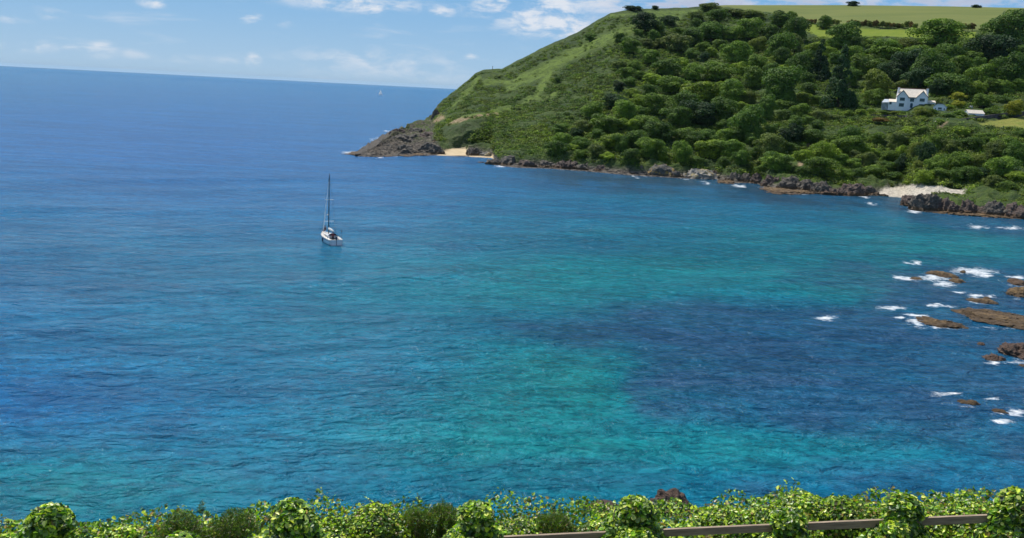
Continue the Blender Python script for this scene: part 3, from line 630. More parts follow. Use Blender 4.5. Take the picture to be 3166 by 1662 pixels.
veg = (sdpoly(sx_, sy_, FIELD_TOP) > 2)&(sdpoly(sx_, sy_, FIELD_GR) > 2)&(sdpoly(sx_, sy_, MEADOW) > 4)&(sdpoly(sx_, sy_, SAND) > 6)&(sdpoly(sx_, sy_, PEB) > 3)
veg &= (ysh(sx_)-sy_ > np.where(sx_ < 1520, 42, 24))
veg &= ~((sx_ < 1350)&(sy_ > 330)); veg &= ~((np.abs(sx_-2815) < 66)&(sy_ > 285)&(sy_ < 345)); veg &= ~((np.abs(sx_-2905) < 24)&(sy_ > 318)&(sy_ < 352)); veg &= ~((np.abs(sx_-3020) < 30)&(sy_ > 330)&(sy_ < 372))
HOLLOW = [(1366, 400), (1429, 376), (1499, 373), (1489, 396), (1460, 416), (1447, 450), (1399, 456), (1376, 436)]
veg &= sdpoly(sx_, sy_, HOLLOW) > 3
st_ = np.full(NS, 1e9)
for ln, wd in STREAKS+SOIL: st_ = np.minimum(st_, sdline(sx_, sy_, ln)/wd)
veg &= (st_ > .9)|(rng.random(NS) < .12)
nzz = vnoise(np.stack([sx_/38, sy_/22, sx_*0], -1))
left = sx_ < 2000+ (sy_-100)*.0
veg &= ~((sx_ < 1980)&(sy_ < 400)&(nzz < -.1)&(rng.random(NS) < .5))
sx_, sy_, nzz = sx_[veg], sy_[veg], nzz[veg]
sp_ = terr(sx_, sy_)
big_ = (sx_ > 1950)|(sy_ > 380)
ssz = np.where(big_, rng.uniform(.9, 2.8, len(sx_)), rng.uniform(.9, 2.5, len(sx_)))
sp_[:, 2] += ssz*.05
pal = np.array([COL['mid'], COL['light'], COL['olive'], COL['dark'], COL['grey'], (.11, .16, .03)])
kk = vnoise(np.stack([sx_/60, sy_/30, sx_*0+3], -1)); ci = np.clip(((kk+1)*.5*6+rng.normal(size=len(kk))*1.3).astype(int), 0, 5)
order = np.array([3, 4, 0, 2, 1, 5]); cols_ = pal[order[ci]]
scb = scrub('hillside_scrub', sp_, ssz, cols_, 95, .21)
tag(scb, 'tangled low green scrub covering the headland slope', 'scrub', kind='stuff')

# ------------------------------------------------------------------ rocks
def ico(sub):
    import bmesh
    bm = bmesh.new(); bmesh.ops.create_icosphere(bm, subdivisions=sub, radius=1); bm.verts.ensure_lookup_table()
    v = np.array([q.co[:] for q in bm.verts]); f = np.array([[q.index for q in fc.verts] for fc in bm.faces]); bm.free(); return v, f
IV, IF = ico(5)
def rock(center, rx, ry, h, mat, seed, label, cat='rock', group=None, jag=.5, rz=0.0, name='rock', sink=.25, low=False):
    v = IV.copy(); off = seed*7.13; jag = jag*.6
    q = v*np.array([rx, ry, h])/max(.5*(rx+ry)*.45, .2)+off
    n_ = fbm(q*.6, 3)*.25+fbm(q*1.3, 4, True)*jag*.3
    # tilted strata
    ax = unit(np.array([.35, .2, 1.])); s_ = (v@ax)*4+fbm(q*.5, 2)*.6; st = (s_-np.floor(s_)); n_ = n_+(st**3)*.12*jag*2
    v = v*(1+n_)[:, None]
    if low: v[:, 2] = np.where(v[:, 2] > .35, .35+(v[:, 2]-.35)*.35, v[:, 2]); v[:, 2] += fbm(IV*np.array([rx, ry, h])*.9+off, 5, True, .6)*.16; v[:, :2] *= (1+fbm(IV*3+off, 3)*.22)[:, None]
    v = v*np.array([rx, ry, h/(1-sink)*1.0 if not low else h*1.6])
    v[:, 2] -= v[:, 2].max()-h
    v[:, 2] = np.maximum(v[:, 2], -1.2)
    a = rz; ca, sa = math.cos(a), math.sin(a); v = v@np.array([[ca, sa, 0], [-sa, ca, 0], [0, 0, 1]])
    o = mesh(name, v, IF, mat, smooth=False); o.location = center
    return tag(o, label, cat, group)
RK = [  # px, base y, w, h (photo px), material, name, label
 (1150, 482, 110, 12, MROCKB, 'ledge', 'low brown weed ledge at the tip of the headland', 1), (1240, 481, 110, 14, MROCKB, 'ledge', 'long brown ledge between tip and grey knoll', 1),
 (1057, 476, 12, 4, MROCKB, 'rock', 'tiny lone rock in surf off the headland tip', 0), (1195, 455, 70, 16, MROCK, 'rock', 'dark jagged rock behind the tip ledge', 0),
 (1253, 440, 66, 40, MROCK, 'rock', 'tall dark knoll in the middle of the point', 0), (1246, 465, 50, 30, MROCK, 'rock', 'rounded grey rock in front of the dark knoll', 0),
 (1319, 474, 70, 46, MROCK, 'rock', 'large grey knoll left of the sandy cove', 0), (1352, 478, 50, 26, MROCK, 'rock', 'grey rock touching the left end of the sand', 0),
 (1233, 409, 50, 14, MROCKP, 'rock', 'thin reddish rock spur facing the open sea', 0), (1290, 410, 60, 24, MROCK, 'rock', 'brownish rock shelf high on the point', 0), (1330, 425, 50, 22, MROCKP, 'rock', 'purple brown rock above the large grey knoll', 0),
 (1348, 366, 26, 34, MROCK, 'rock', 'steep dark crag on the seaward edge of the slope', 0),
 (1465, 482, 44, 38, MROCK, 'rock', 'steep grey rock at the right end of the sand', 0), (1500, 484, 36, 20, MROCKW, 'rock', 'pale broken rock right of the sandy cove', 0),
 (1549, 511, 84, 44, MROCK, 'rock', 'big grey outcrop beyond the pale broken rock', 0), (1615, 516, 84, 34, MROCKP, 'rock', 'long brownish outcrop under the light green tree', 0), (1682, 519, 66, 32, MROCK, 'rock', 'grey outcrop right of the long brownish one', 0),
 (1749, 523, 64, 42, MROCKP, 'rock', 'dark purplish outcrop below the bent trees', 0), (1487, 502, 22, 6, MROCKB, 'rock', 'small brown rock awash off the pale rock', 0), (1812, 527, 60, 32, MROCK, 'rock', 'dark grey outcrop in deep shade of the trees', 0),
 (1868, 531, 60, 28, MROCKP, 'rock', 'low purplish outcrop in the tree shade', 0), (1925, 535, 62, 34, MROCKP, 'rock', 'reddish grey rocks left of the yellow lichen rock', 0), (1987, 540, 50, 36, MROCK, 'rock', 'layered dark slab just left of yellow lichen', 0),
 (2049, 546, 93, 42, MROCKY, 'rock', 'rock topped with bright yellow lichen', 0), (2092, 549, 46, 34, MROCK, 'rock', 'grey rock right of the yellow lichen rock', 0), (2160, 552, 108, 34, MROCKW, 'rock', 'smooth pale slab with ochre top', 0),
 (2222, 551, 46, 40, MROCKP, 'rock', 'leaning purple slab against the pale slab', 0), (2248, 568, 53, 16, MROCKB, 'rock', 'low brown rocks at the foot of the leaning slab', 1), (2272, 562, 43, 36, MROCK, 'rock', 'square grey rock right of the leaning slab', 0),
 (2308, 564, 50, 42, MROCK, 'rock', 'blocky grey rock with pale edges', 0), (2350, 562, 43, 38, MROCKP, 'rock', 'purple rock beside a white pebble patch', 0), (2394, 570, 50, 38, MROCKP, 'rock', 'dark upright rock above the brown shelf', 0),
 (2443, 583, 62, 44, MROCK, 'rock', 'high grey rock mass above the brown shelf', 0), (2412, 596, 87, 22, MROCKB, 'ledge', 'brown weed shelf with surf at its foot', 1), (2481, 599, 62, 18, MROCKB, 'ledge', 'second brown shelf right of the surf shelf', 1),
 (2490, 582, 56, 36, MROCK, 'rock', 'grey rock with a pale rim under the soil scar', 0), (2537, 598, 56, 44, MROCK, 'rock', 'rugged grey rock left of the cream pebbles', 0), (2583, 603, 68, 30, MROCKP, 'rock', 'pinkish brown rock by the water below cream pebbles', 0),
 (2630, 603, 80, 42, MROCKP, 'rock', 'broad purple brown rock mass left of the pebble beach', 0), (2684, 603, 62, 36, MROCK, 'rock', 'dark ribbed rock at the left end of the pebble beach', 0), (2730, 606, 30, 10, MROCKY, 'rock', 'small mossy rock on the edge of the pebble beach', 0),
 (2820, 638, 58, 34, MROCKP, 'rock', 'reddish rock at the left of the right hand point', 0), (2863, 652, 82, 54, MROCK, 'rock', 'lichen grey rock in front of the pebble beach', 0), (2925, 657, 82, 58, MROCKP, 'rock', 'highest purple rock of the right hand point', 0),
 (3000, 662, 82, 50, MROCKP, 'rock', 'blackish purple rock right of the highest one', 0), (3065, 667, 72, 52, MROCK, 'rock', 'grey brown rock under the last bright bush', 0), (3127, 673, 72, 46, MROCKP, 'rock', 'reddish rock near the right edge of the shore', 0), (3185, 680, 80, 50, MROCKP, 'rock', 'last shore rock cut by the right edge', 0),
 (2945, 661, 90, 16, MROCKB, 'ledge', 'brown weedy ledge below the highest purple rock', 1), (3050, 670, 110, 14, MROCKB, 'ledge', 'long brown weedy ledge near the right edge', 1)]
for i, (x, y, w_, h_, mt, nm, lb, low) in enumerate(RK):
    p = at_z(x, y) if y >= ysh(x)-4 else terr(x, y); D = np.hypot(p[0], p[1]); wm = w_*D/F*random.uniform(.5, .68); ry = wm*(.7 if not low else 1.0)*random.uniform(.9, 1.5)
    hm = h_*D/F*random.uniform(.62, .95)
    if low: ry = max(h_*.5*D*D/(CAMH*F), 2.5); hm = .9
    c = p.copy(); c[:2] += p[:2]/D*ry*.8; c[2] = p[2]-.2
    rock(tuple(c), wm, ry, hm, mt, i+1, lb, 'rock', 'rocks along the far shore', .75 if not low else .35, random.uniform(-.2, .2)-math.atan2(p[0], p[1]), 'shore_rock', low=bool(low))
PX_ = sorted(random.uniform(1185, 1350) for i in range(26)); SX_ = sorted(random.uniform(1540, 3190) for i in range(60))
def zone_b(x): return 'below the trees right of the sandy cove' if x < 1960 else 'near the yellow lichen rock' if x < 2240 else 'below the ivy thicket' if x < 2480 else 'between soil scar and pebble beach' if x < 2760 else 'on the right hand point'
ORD += ['fifteenth from left', 'sixteenth from left', 'seventeenth from left']
def order_(i, n_): return ORD[i] if i < (n_+1)//2 else ORD[n_-1-i].replace('leftmost', 'rightmost').replace('from left', 'from right')
for i in range(26):
    x = PX_[i]; lo_, hi_ = ysh(x)-4, ysk(x)+4
    if x > 1300: hi_ = 400+ (x-1300)*.5
    y = random.uniform(hi_, lo_); p = terr(x, y); D = np.hypot(p[0], p[1]); wm = random.uniform(8, 22)*D/F*.5
    rock((p[0], p[1], p[2]-.4), wm, wm*random.uniform(.6, 1.2), wm*random.uniform(.5, 1.1), random.choice([MROCK, MROCKP, MROCK, MROCKB]), 200+i, order_(i, 26)+' loose jagged rock on the bare rocky point of the headland', 'rock', 'rocks strewn over the point', .9, random.random()*3, 'point_rock')
for i in range(60):
    x = SX_[i]; y = ysh(x)-random.uniform(0, 14); p = terr(x, y); D = np.hypot(p[0], p[1]); wm = random.uniform(5, 15)*D/F*.5
    rock((p[0], p[1], p[2]-.4), wm, wm*random.uniform(.6, 1.4), wm*random.uniform(.5, 1.0), random.choice([MROCK, MROCKP, MROCKB, MROCKW, MROCKB]), 300+i, order_(len([q for q in SX_[:i] if zone_b(q) == zone_b(x)]), len([q for q in SX_ if zone_b(q) == zone_b(x)]))+' small shore boulder '+zone_b(x), 'boulder', 'small boulders along the far waterline', .8, random.random()*3, 'boulder')
for i, (x, y, w_, h_, mt, lb, low) in enumerate([
 (2832, 868, 50, 12, MROCKB, 'small brown rock at the left end of the breaking reef', 0), (2913, 858, 80, 21, MROCKB, 'largest brown rock of the reef where surf breaks', 0), (2956, 876, 43, 17, MROCKB, 'orange brown rock in front of the breaking reef', 0), (2976, 844, 16, 9, MROCKB, 'tiny rock in the whitest surf of the reef', 0),
 (3028, 938, 76, 17, MROCKB, 'flat brown rock ringed by thin foam', 0), (3005, 930, 20, 10, MROCKB, 'small lump behind the flat ringed rock', 0), (3050, 926, 20, 9, MROCKB, 'small lump at the right of the ringed rock', 0), (3146, 880, 46, 18, MROCKP, 'reddish rock with surf at the right edge', 0), (3150, 920, 70, 36, MROCKB, 'brown sloping rock above the long ledge by the right edge', 0),
 (2912, 1011, 136, 24, MROCKB, 'long low brown ledge with surf at its left end', 1), (3090, 1004, 230, 42, MROCKB, 'broad flat brown ledge running out at the right edge', 1), (3032, 1067, 21, 10, MROCKP, 'tiny dark rock alone in blue water', 0), (3072, 1120, 56, 27, MROCKN, 'small dark rock left of the craggy black one', 0),
 (3148, 1112, 100, 54, MROCKN, 'tall craggy blackish rock at the right edge', 0), (2994, 1255, 56, 21, MROCKB, 'lone round brown rock in the lower right water', 0), (3088, 1276, 46, 12, MROCKB, 'low rock in foam near the lower right edge', 0), (3159, 1141, 32, 15, MROCKB, 'small brown rock under the craggy black rock', 0), (3074, 1141, 26, 7, MROCKB, 'barely showing rock below the small dark one', 0),
 (2070, 1590, 124, 86, MROCKN, 'big reddish brown boulder just beyond the hedge', 0), (1862, 1592, 120, 40, MROCKN, 'brown rock ledge peeping over the hedge', 0)]):
    p = at_z(x, y); D = np.hypot(p[0], p[1]); wm = w_*D/F*.5; dpt = h_*D*D/(CAMH*F)
    hm = h_*D/F*.6 if not low else .55; ry = max(dpt*(.30 if not low else .42), wm*.35)
    if i >= 18: wm *= 1.08; ry = wm*.75; hm = wm*(1.0 if i == 18 else .45)
    c = p.copy(); c[:2] += p[:2]/D*ry
    rock(tuple(c), wm, ry, hm, mt, i+70, lb, 'rock', 'rocks standing in the bay' if i < 18 else None, .25 if i >= 18 else .7 if mt is MROCKN else .4, -math.atan2(p[0], p[1])+.1, 'sea_rock', low=bool(low))

# ------------------------------------------------------------------ white house
MWHITE = simple('white_render', (.80, .82, .84), .8, .05, .6); MROOF = simple('pale_roof', (.72, .64, .53), .8, .12, 1.5); MGLASS = simple('window_glass', (.012, .05, .055), .15, .4, 1)
MTRIM = simple('dark_bargeboard', (.09, .065, .06), .7, .1); MFRAME = simple('window_frame_paint', (.05, .16, .17), .6, .1); MSTONE = simple('garden_stone', (.09, .075, .085), .9, .4, 1.2)
MRIDGE = simple('ridge_tile', (.30, .12, .07), .8, .2); MGREYROOF = simple('grey_sheet', (.50, .55, .60), .5, .1); MDOOR = simple('door_paint', (.01, .055, .09), .5, .1); MCONC = simple('pale_concrete', (.5, .47, .42), .85, .12)
def quadprism(m, pts, y0, y1):               # outline in xz, extruded along y
    n_ = len(pts); m.add([(a, y0, b_) for a, b_ in pts]+[(a, y1, b_) for a, b_ in pts], [tuple(range(n_)), tuple(range(2*n_-1, n_-1, -1))]+[(i, i+n_, (i+1) % n_+n_, (i+1) % n_) for i in range(n_)])
def slab(m, a, b_, c, d, t):                 # thick quad, thickness upward normal
    a, b_, c, d = map(Vector, (a, b_, c, d)); nn = (b_-a).cross(d-a).normalized()*t; q = [a, b_, c, d]; u = [x+nn for x in q]
    m.add(q+u, [(3, 2, 1, 0), (4, 5, 6, 7), (0, 1, 5, 4), (1, 2, 6, 5), (2, 3, 7, 6), (3, 0, 4, 7)])
def window(par, x, z, w_, h_, y=0, nx=3):
    m = MB(); t = .07; m.box(x-w_/2, x+w_/2, y-.05, y+.02, z, z+t); m.box(x-w_/2, x+w_/2, y-.05, y+.02, z+h_-t, z+h_)
    for k in range(nx+1): xx = x-w_/2+(w_-t)*k/nx; m.box(xx, xx+t, y-.048, y+.018, z+t, z+h_-t)
    f = m.build('window', MFRAME, par); g = MB(); g.box(x-w_/2+.03, x+w_/2-.03, y-.02, y+.01, z+.03, z+h_-.03); g.build('pane', MGLASS, f)
    s_ = MB(); s_.box(x-w_/2-.1, x+w_/2+.1, y-.16, y-.003, z-.12, z-.003); s_.build('sill', MWHITE, f)
hp = terr(2817, 333); hD = np.hypot(hp[0], hp[1]); K = hD/F*.86
house = empty('white_house', tuple(hp), -math.atan2(hp[0], hp[1])*.85, 'white gabled two storey house in trees on the slope', 'house')
wd2 = 46*K; e = 36*K; ap = 55*K; rd = 60.5*K; gw = 33*K; dpth = 9.0
m = MB()
for s_ in (-1, 1):
    cx_ = s_*(wd2-gw/2); pts = [(cx_-gw/2, -1.5), (cx_+gw/2, -1.5), (cx_+gw/2, e), (cx_, ap-.1), (cx_-gw/2, e)]; quadprism(m, pts, 0, 4)
m.box(-wd2+gw-.01, wd2-gw+.01, .5, 4.0, -1.5, e*.93); m.box(-wd2+.02, wd2-.02, 3.9, dpth, -1.5, e)
quadprism(m, [(0, 0), (0, 0.01), (0.01, 0.01)], 4, 4.1)
# gable ends of the main ridge
for s_ in (-1, 1):
    x0 = s_*(wd2-.05); x1 = s_*(wd2-.35); v_ = [(x0, .2, e*.9), (x0, dpth, e*.9), (x0, 4.6, rd-.2), (x1, .2, e*.9), (x1, dpth, e*.9), (x1, 4.6, rd-.2)]; m.add(v_, [(0, 1, 2), (3, 5, 4), (0, 3, 4, 1), (1, 4, 5, 2), (2, 5, 3, 0)])
m.build('wall', MWHITE, house)
r_ = MB(); ry_ = 4.6; slab(r_, (-wd2-.1, .1, e*.93-.05), (wd2+.1, .1, e*.93-.05), (wd2*.8, ry_, rd), (-wd2*.8, ry_, rd), .12)
slab(r_, (wd2+.1, dpth+.2, e-.1), (-wd2-.1, dpth+.2, e-.1), (-wd2*.8, ry_, rd), (wd2*.8, ry_, rd), .12)
for s_ in (-1, 1):
    cx_ = s_*(wd2-gw/2); hw = gw/2+.3; sl_ = (ap-e)/(gw/2)
    slab(r_, (cx_-hw, -.35, e-.3*sl_), (cx_, -.35, ap), (cx_, 4.3, ap), (cx_-hw, 4.3, e-.3*sl_), .12) if False else None
    for q in (-1, 1):
        A1 = (cx_+q*hw, -.35, e-.3*sl_+.06); B1 = (cx_, -.35, ap+.06); C1 = (cx_, 4.4, ap+.06); D1 = (cx_+q*hw, 4.4, e-.3*sl_+.06)
        if q < 0: slab(r_, D1, C1, B1, A1, -.12) if False else slab(r_, A1, B1, C1, D1, -.12)
        else: slab(r_, A1, B1, C1, D1, .12)
roof = r_.build('roof', MROOF, house)
rt_ = MB(); rt_.box(-wd2*.8, wd2*.8, ry_-.15, ry_+.15, rd+.08, rd+.3); rt_.build('ridge', MRIDGE, roof)
bb = MB()
for s_ in (-1, 1):
    cx_ = s_*(wd2-gw/2); hw = gw/2+.3; sl_ = (ap-e)/(gw/2)
    for q in (-1, 1):
        a = (cx_+q*hw, -.42, e-.3*sl_-.22); b_ = (cx_, -.42, ap-.22); bb.add([a, b_, (b_[0], -.42, b_[2]+.34), (a[0], -.42, a[2]+.34), (a[0], -.36, a[2]), (b_[0], -.36, b_[2]), (b_[0], -.36, b_[2]+.34), (a[0], -.36, a[2]+.34)], [(0, 1, 2, 3), (7, 6, 5, 4), (0, 4, 5, 1), (3, 2, 6, 7)])
bb.box(-wd2+gw+.25, wd2-gw-.25, -.02, .12, e*.93-.3, e*.93-.06)
bb.build('bargeboard', MTRIM, roof)
for s_ in (-1, 1):
    ch = MB(); x_ = s_*(wd2-.45); ch.box(x_-.42, x_+.42, 2.2, 3.2, e-1, rd+.2); ch.box(x_-.5, x_+.5, 2.1, 3.3, rd+.2, rd+.4); c_ = ch.build('chimney', MWHITE, roof)
    pt = MB(); pt.tube([(x_, 2.7, rd+.4), (x_, 2.7, rd+.8)], .16, 8); pt.build('chimney_pot', MRIDGE, c_)
for s_ in (-1, 1):
    cx_ = s_*(wd2-gw/2); window(house, cx_, 21.5*K, 15*K, 10*K); window(house, cx_-.1, 2.5*K, 15*K, 11*K)
window(house, 0, 20*K, 12*K, 10*K, .5)
d_ = MB(); pts = [(-.55, 0), (.55, 0), (.55, 1.7)]+[(.55*math.cos(t), 1.7+.5*math.sin(t)) for t in np.linspace(.2, 2.94, 9)]+[(-.55, 1.7)]; quadprism(d_, pts, .42, .5); dd = d_.build('door', MDOOR, house)
hd = MB(); hd.box(.36, .44, .34, .42, .95, 1.05); hd.build('handle', MTRIM, dd)
# left wing and glass lean-to
lw = MB(); lw.box(-wd2-22*K, -wd2-.003, 1.0, 5.5, -1.5, 17*K); wing = lw.build('wing', MWHITE, house); rr_ = MB(); slab(rr_, (-wd2-22.5*K, .8, 16*K), (-wd2-.01, .8, 16*K), (-wd2-.01, 4.2, 25*K), (-wd2-22.5*K, 4.2, 25*K), .12); slab(rr_, (-wd2-.01, 5.7, 17*K), (-wd2-22.5*K, 5.7, 17*K), (-wd2-22.5*K, 4.2, 25*K), (-wd2-.01, 4.2, 25*K), .12)
rr_.build('wing_roof', MROOF, wing); window(house, -wd2-17*K, 8*K, 7*K, 8*K, 1.0, 1)
cn = MB(); cn.box(-wd2-42*K, -wd2-23*K, 1.2, 4.8, -1.5, 8*K); cs = cn.build('conservatory', MGLASS, house)
cr = MB(); slab(cr, (-wd2-44*K, 1.0, 13*K), (-wd2-22.7*K, 1.0, 14*K), (-wd2-22.7*K, 4.2, 24*K), (-wd2-36*K, 4.2, 24*K), .1); cr.build('conservatory_roof', MGREYROOF, cs)
pl = MB()
for k in range(6): x_ = -wd2-42*K+k*19*K/5; pl.box(x_-.08, x_+.08, 1.02, 1.18, -1.5, 13*K)
pl.build('conservatory_frame', MWHITE, cs)
rw = MB(); rw.box(wd2+.003, wd2+24*K, .8, 5, -1.5, 19*K); rg = rw.build('side_porch', MWHITE, house); r2_ = MB(); slab(r2_, (wd2+.01, .5, 20*K), (wd2+25*K, .5, 20*K), (wd2+24*K, 5, 26*K), (wd2+.01, 5, 26*K), .12); r2_.build('porch_roof', MROOF, rg)
window(house, wd2+12*K, 9*K, 19*K, 8*K, .8, 4)
# small summer house, shed, walls, rocks
def hut(px, py, w_, h_, dep_, name, label, cat, roofm, hip=False, rz=0.0, asp=.5):
    p = terr(px, py); K2 = np.hypot(p[0], p[1])/F*.86; r0 = empty(name, tuple(p), -math.atan2(p[0], p[1])+rz, label, cat); hw = w_*K2/2; ev = h_*K2*asp; tp = h_*K2
    m = MB()
    if hip: quadprism(m, [(-hw, -1.5), (hw, -1.5), (hw, ev), (hw*.45, tp*.93), (-hw*.45, tp*.93), (-hw, ev)], 0, dep_)
    else:
        m.box(-hw, hw, 0, dep_, -1.5, ev)
        for s_ in (-1, 1): v_ = [(s_*hw, 0, ev), (s_*hw, dep_, ev), (s_*hw, dep_/2, tp-.05), (s_*(hw-.2), 0, ev), (s_*(hw-.2), dep_, ev), (s_*(hw-.2), dep_/2, tp-.05)]; m.add(v_, [(0, 1, 2), (3, 5, 4), (0, 3, 4, 1), (1, 4, 5, 2), (2, 5, 3, 0)])
    m.build('wall', MWHITE, r0); rf_ = MB()
    if hip:
        P_ = [(-hw-.25, ev-.15), (-hw*.45, tp*.93+.03), (hw*.45, tp*.93+.03), (hw+.25, ev-.15)]
        for a, b_ in zip(P_[:-1], P_[1:]): slab(rf_, (a[0], -.3, a[1]), (b_[0], -.3, b_[1]), (b_[0], dep_+.2, b_[1]), (a[0], dep_+.2, a[1]), .14)
    else:
        slab(rf_, (-hw-.2, -.2, ev-.05), (hw+.2, -.2, ev-.05), (hw+.2, dep_/2, tp), (-hw-.2, dep_/2, tp), .1); slab(rf_, (hw+.2, dep_+.2, ev-.05), (-hw-.2, dep_+.2, ev-.05), (-hw-.2, dep_/2, tp), (hw+.2, dep_/2, tp), .1)
    rf_.build('roof', roofm, r0)
    if hip: window(r0, 0, ev*.35, 11*K2, 6*K2, 0, 3); window(r0, -hw*.68, ev*.25, 3*K2, 5*K2, 0, 1); window(r0, hw*.68, ev*.25, 3*K2, 5*K2, 0, 1)
    else: window(r0, -hw*.35, ev*.3, 9*K2, 4.5*K2, 0, 2)
    return r0
hut(2905, 341, 38, 21, 4.5, 'summer_house', 'small white summer house right of the big house', 'summer house', MGREYROOF, True)
hut(3018, 361, 50, 21, 4.5, 'garden_shed', 'white shed with pale roof beside the dark stone wall', 'shed', MROOF, False, .5, .5)
def wallline(pts, h_, thick, name, label, cat, mat):
    m = MB(); W_ = [terr(a, b_) for a, b_ in pts]; c0 = W_[0].copy()
    for a, b_ in zip(W_[:-1], W_[1:]):
        a = a-c0; b_ = b_-c0; d = unit((b_-a)[None])[0]; nx = np.array([-d[1], d[0], 0])*thick/2
        m.add([a-nx-[0, 0, 1], b_-nx-[0, 0, 1], b_+nx-[0, 0, 1], a+nx-[0, 0, 1], a-nx+[0, 0, h_], b_-nx+[0, 0, h_], b_+nx+[0, 0, h_], a+nx+[0, 0, h_]], [(0, 3, 2, 1), (4, 5, 6, 7), (0, 1, 5, 4), (1, 2, 6, 5), (2, 3, 7, 6), (3, 0, 4, 7)])
    o = m.build(name, mat); o.location = c0; return tag(o, label, cat)
wallline([(2968, 378), (3000, 374), (3040, 368), (3090, 361), (3130, 357), (3200, 352)], 1.5, .5, 'stone_wall', 'dark stone wall running right from the white shed', 'wall', MSTONE)
wallline([(2690, 360), (2730, 361), (2800, 363), (2820, 363)], 1.0, .5, 'terrace_wall', 'dark terrace wall below the flower border of the house', 'wall', MSTONE)
for (x, y, s_, lb) in [(3101, 396, 1.0, 'larger white boulder at the corner of the right meadow'), (3117, 398, .6, 'smaller white boulder beside the meadow corner one'), (2887, 372, .8, 'pale stone on the path below the summer house'), (2770, 366, .5, 'pale stone below the terrace wall'), (2808, 352, .6, 'white stone in front of the house door'), (3002, 330, .9, 'white boulder behind the garden shed')]:
    p = terr(x, y); rock(tuple(p), s_, s_*.7, s_*.8, MCONC, int(x), lb, 'stone', None, .2, 0, 'garden_stone')
MPATH = MCONC
for pts, lb in [([(2895, 384), (2920, 377), (2942, 371)], 'x')]:
    m = MB(); W_ = [terr(a, b_) for a, b_ in pts]
    for a, b_ in zip(W_[:-1], W_[1:]):
        d = unit((b_-a)[None])[0]; nx = np.array([-d[1], d[0], 0])*.9; m.add([a-nx+[0, 0, .9], b_-nx+[0, 0, .9], b_+nx+[0, 0, 1.2], a+nx+[0, 0, 1.2]], [(0, 1, 2, 3)])
    tag(m.build('garden_path', MPATH), kind='structure')
# garden shrubs round the house, each its own plant
GS = [(2735, 348, 26, 14, 'mid', 'green shrub under the left wing of the house'), (2765, 348, 30, 14, 'olive', 'olive shrub left of the house door'), (2795, 350, 30, 13, 'dark', 'dark shrub in front of the house door'), (2848, 345, 44, 34, 'olive', 'tall loose shrub hiding the right corner of the house'), (2880, 345, 30, 20, 'mid', 'green shrub between house and summer house'),
      (2720, 370, 50, 18, 'brown', 'reddish brown shrub below the terrace wall'), (2930, 358, 40, 20, 'dark', 'dark shrub below the summer house'), (2965, 350, 30, 20, 'mid', 'green shrub left of the shed'), (2620, 350, 34, 22, 'light', 'pale green shrub left of the garden'), (2575, 362, 36, 22, 'grey', 'grey green shrub far left of the garden'),
      (2655, 345, 30, 20, 'light', 'light shrub beside the tallest conifer'), (2690, 344, 22, 18, 'light', 'light shrub left of the glass lean-to'), (3060, 345, 40, 24, 'mid', 'green shrub behind the stone wall'), (2960, 322, 36, 24, 'yellow', 'yellowish shrub on the slope behind the shed'), (2930, 330, 24, 18, 'light', 'light green shrub right of the summer house'), (2905, 375, 28, 18, 'mid', 'green shrub on the bend of the garden path')]
for (x, y, w_, h_, c, lb) in GS: tree(x, y, w_, h_, c, 'garden_shrub', 'shrub', label=lb, group='shrubs in the house garden', low=True)
# long clipped hedge below the garden
p0, p1 = terr(2685, 385), terr(2745, 387); N_ = 2600; u = rng.random(N_)[:, None]; c = p0+(p1-p0)*u+rng.uniform(-.6, .6, (N_, 3))*[1, 1.2, 1]+[0, 0, .9]; v, f, k = leaves(c, unit(rng.normal(size=(N_, 3))+[0, -.5, .6]), .16)
tag(mesh('hedge', v, f, MFV, attrs=dict(col=np.repeat(np.array([COL['deep']]), len(v), 0), var=np.repeat(rng.random(N_), k))), 'dark clipped hedge below the house garden', 'hedge')
# post on the headland skyline
p = terr(1523, 214); m = MB(); m.tube([(0, 0, -.5), (0, 0, 2.1)], .16, 8); m.box(-.22, .22, -.2, .2, 2.1, 2.35); o = m.build('marker_post', MTRIM); o.location = p; tag(o, 'thin dark post standing on the headland skyline', 'post')
# ------------------------------------------------------------------ yachts
MHULL = simple('hull_paint', (.80, .80, .80), .25, .04, .6); MDECK = simple('deck_paint', (.74, .70, .63), .6, .06); MBLUE = simple('navy_stripe', (.02, .03, .07), .3, .05); MALU = simple('mast_metal', (.05, .07, .09), .35, .1, 1, .3); MSAIL = simple('sail_cloth', (.88, .88, .88), .7, .02)
mt_ = MSAIL.node_tree; tr_ = mt_.nodes.new('ShaderNodeBsdfTranslucent'); tr_.inputs[0].default_value = (.9, .9, .88, 1); mm_ = mt_.nodes.new('ShaderNodeMixShader'); mm_.inputs[0].default_value = .45
mt_.links.new(mt_.nodes['Principled BSDF'].outputs[0], mm_.inputs[1]); mt_.links.new(tr_.outputs[0], mm_.inputs[2]); mt_.links.new(mm_.outputs[0], mt_.nodes['Material Output'].inputs[0]); MWOOD = simple('teak', (.30, .18, .10), .6, .2, 4)
def loft(m, secs):
    n_ = len(secs[0]); b0 = len(m.v)
    for s_ in secs: m.v += [tuple(q) for q in s_]
    for i in range(len(secs)-1):
        for k in range(n_-1): m.f.append((b0+i*n_+k, b0+i*n_+k+1, b0+(i+1)*n_+k+1, b0+(i+1)*n_+k))
    return b0, n_
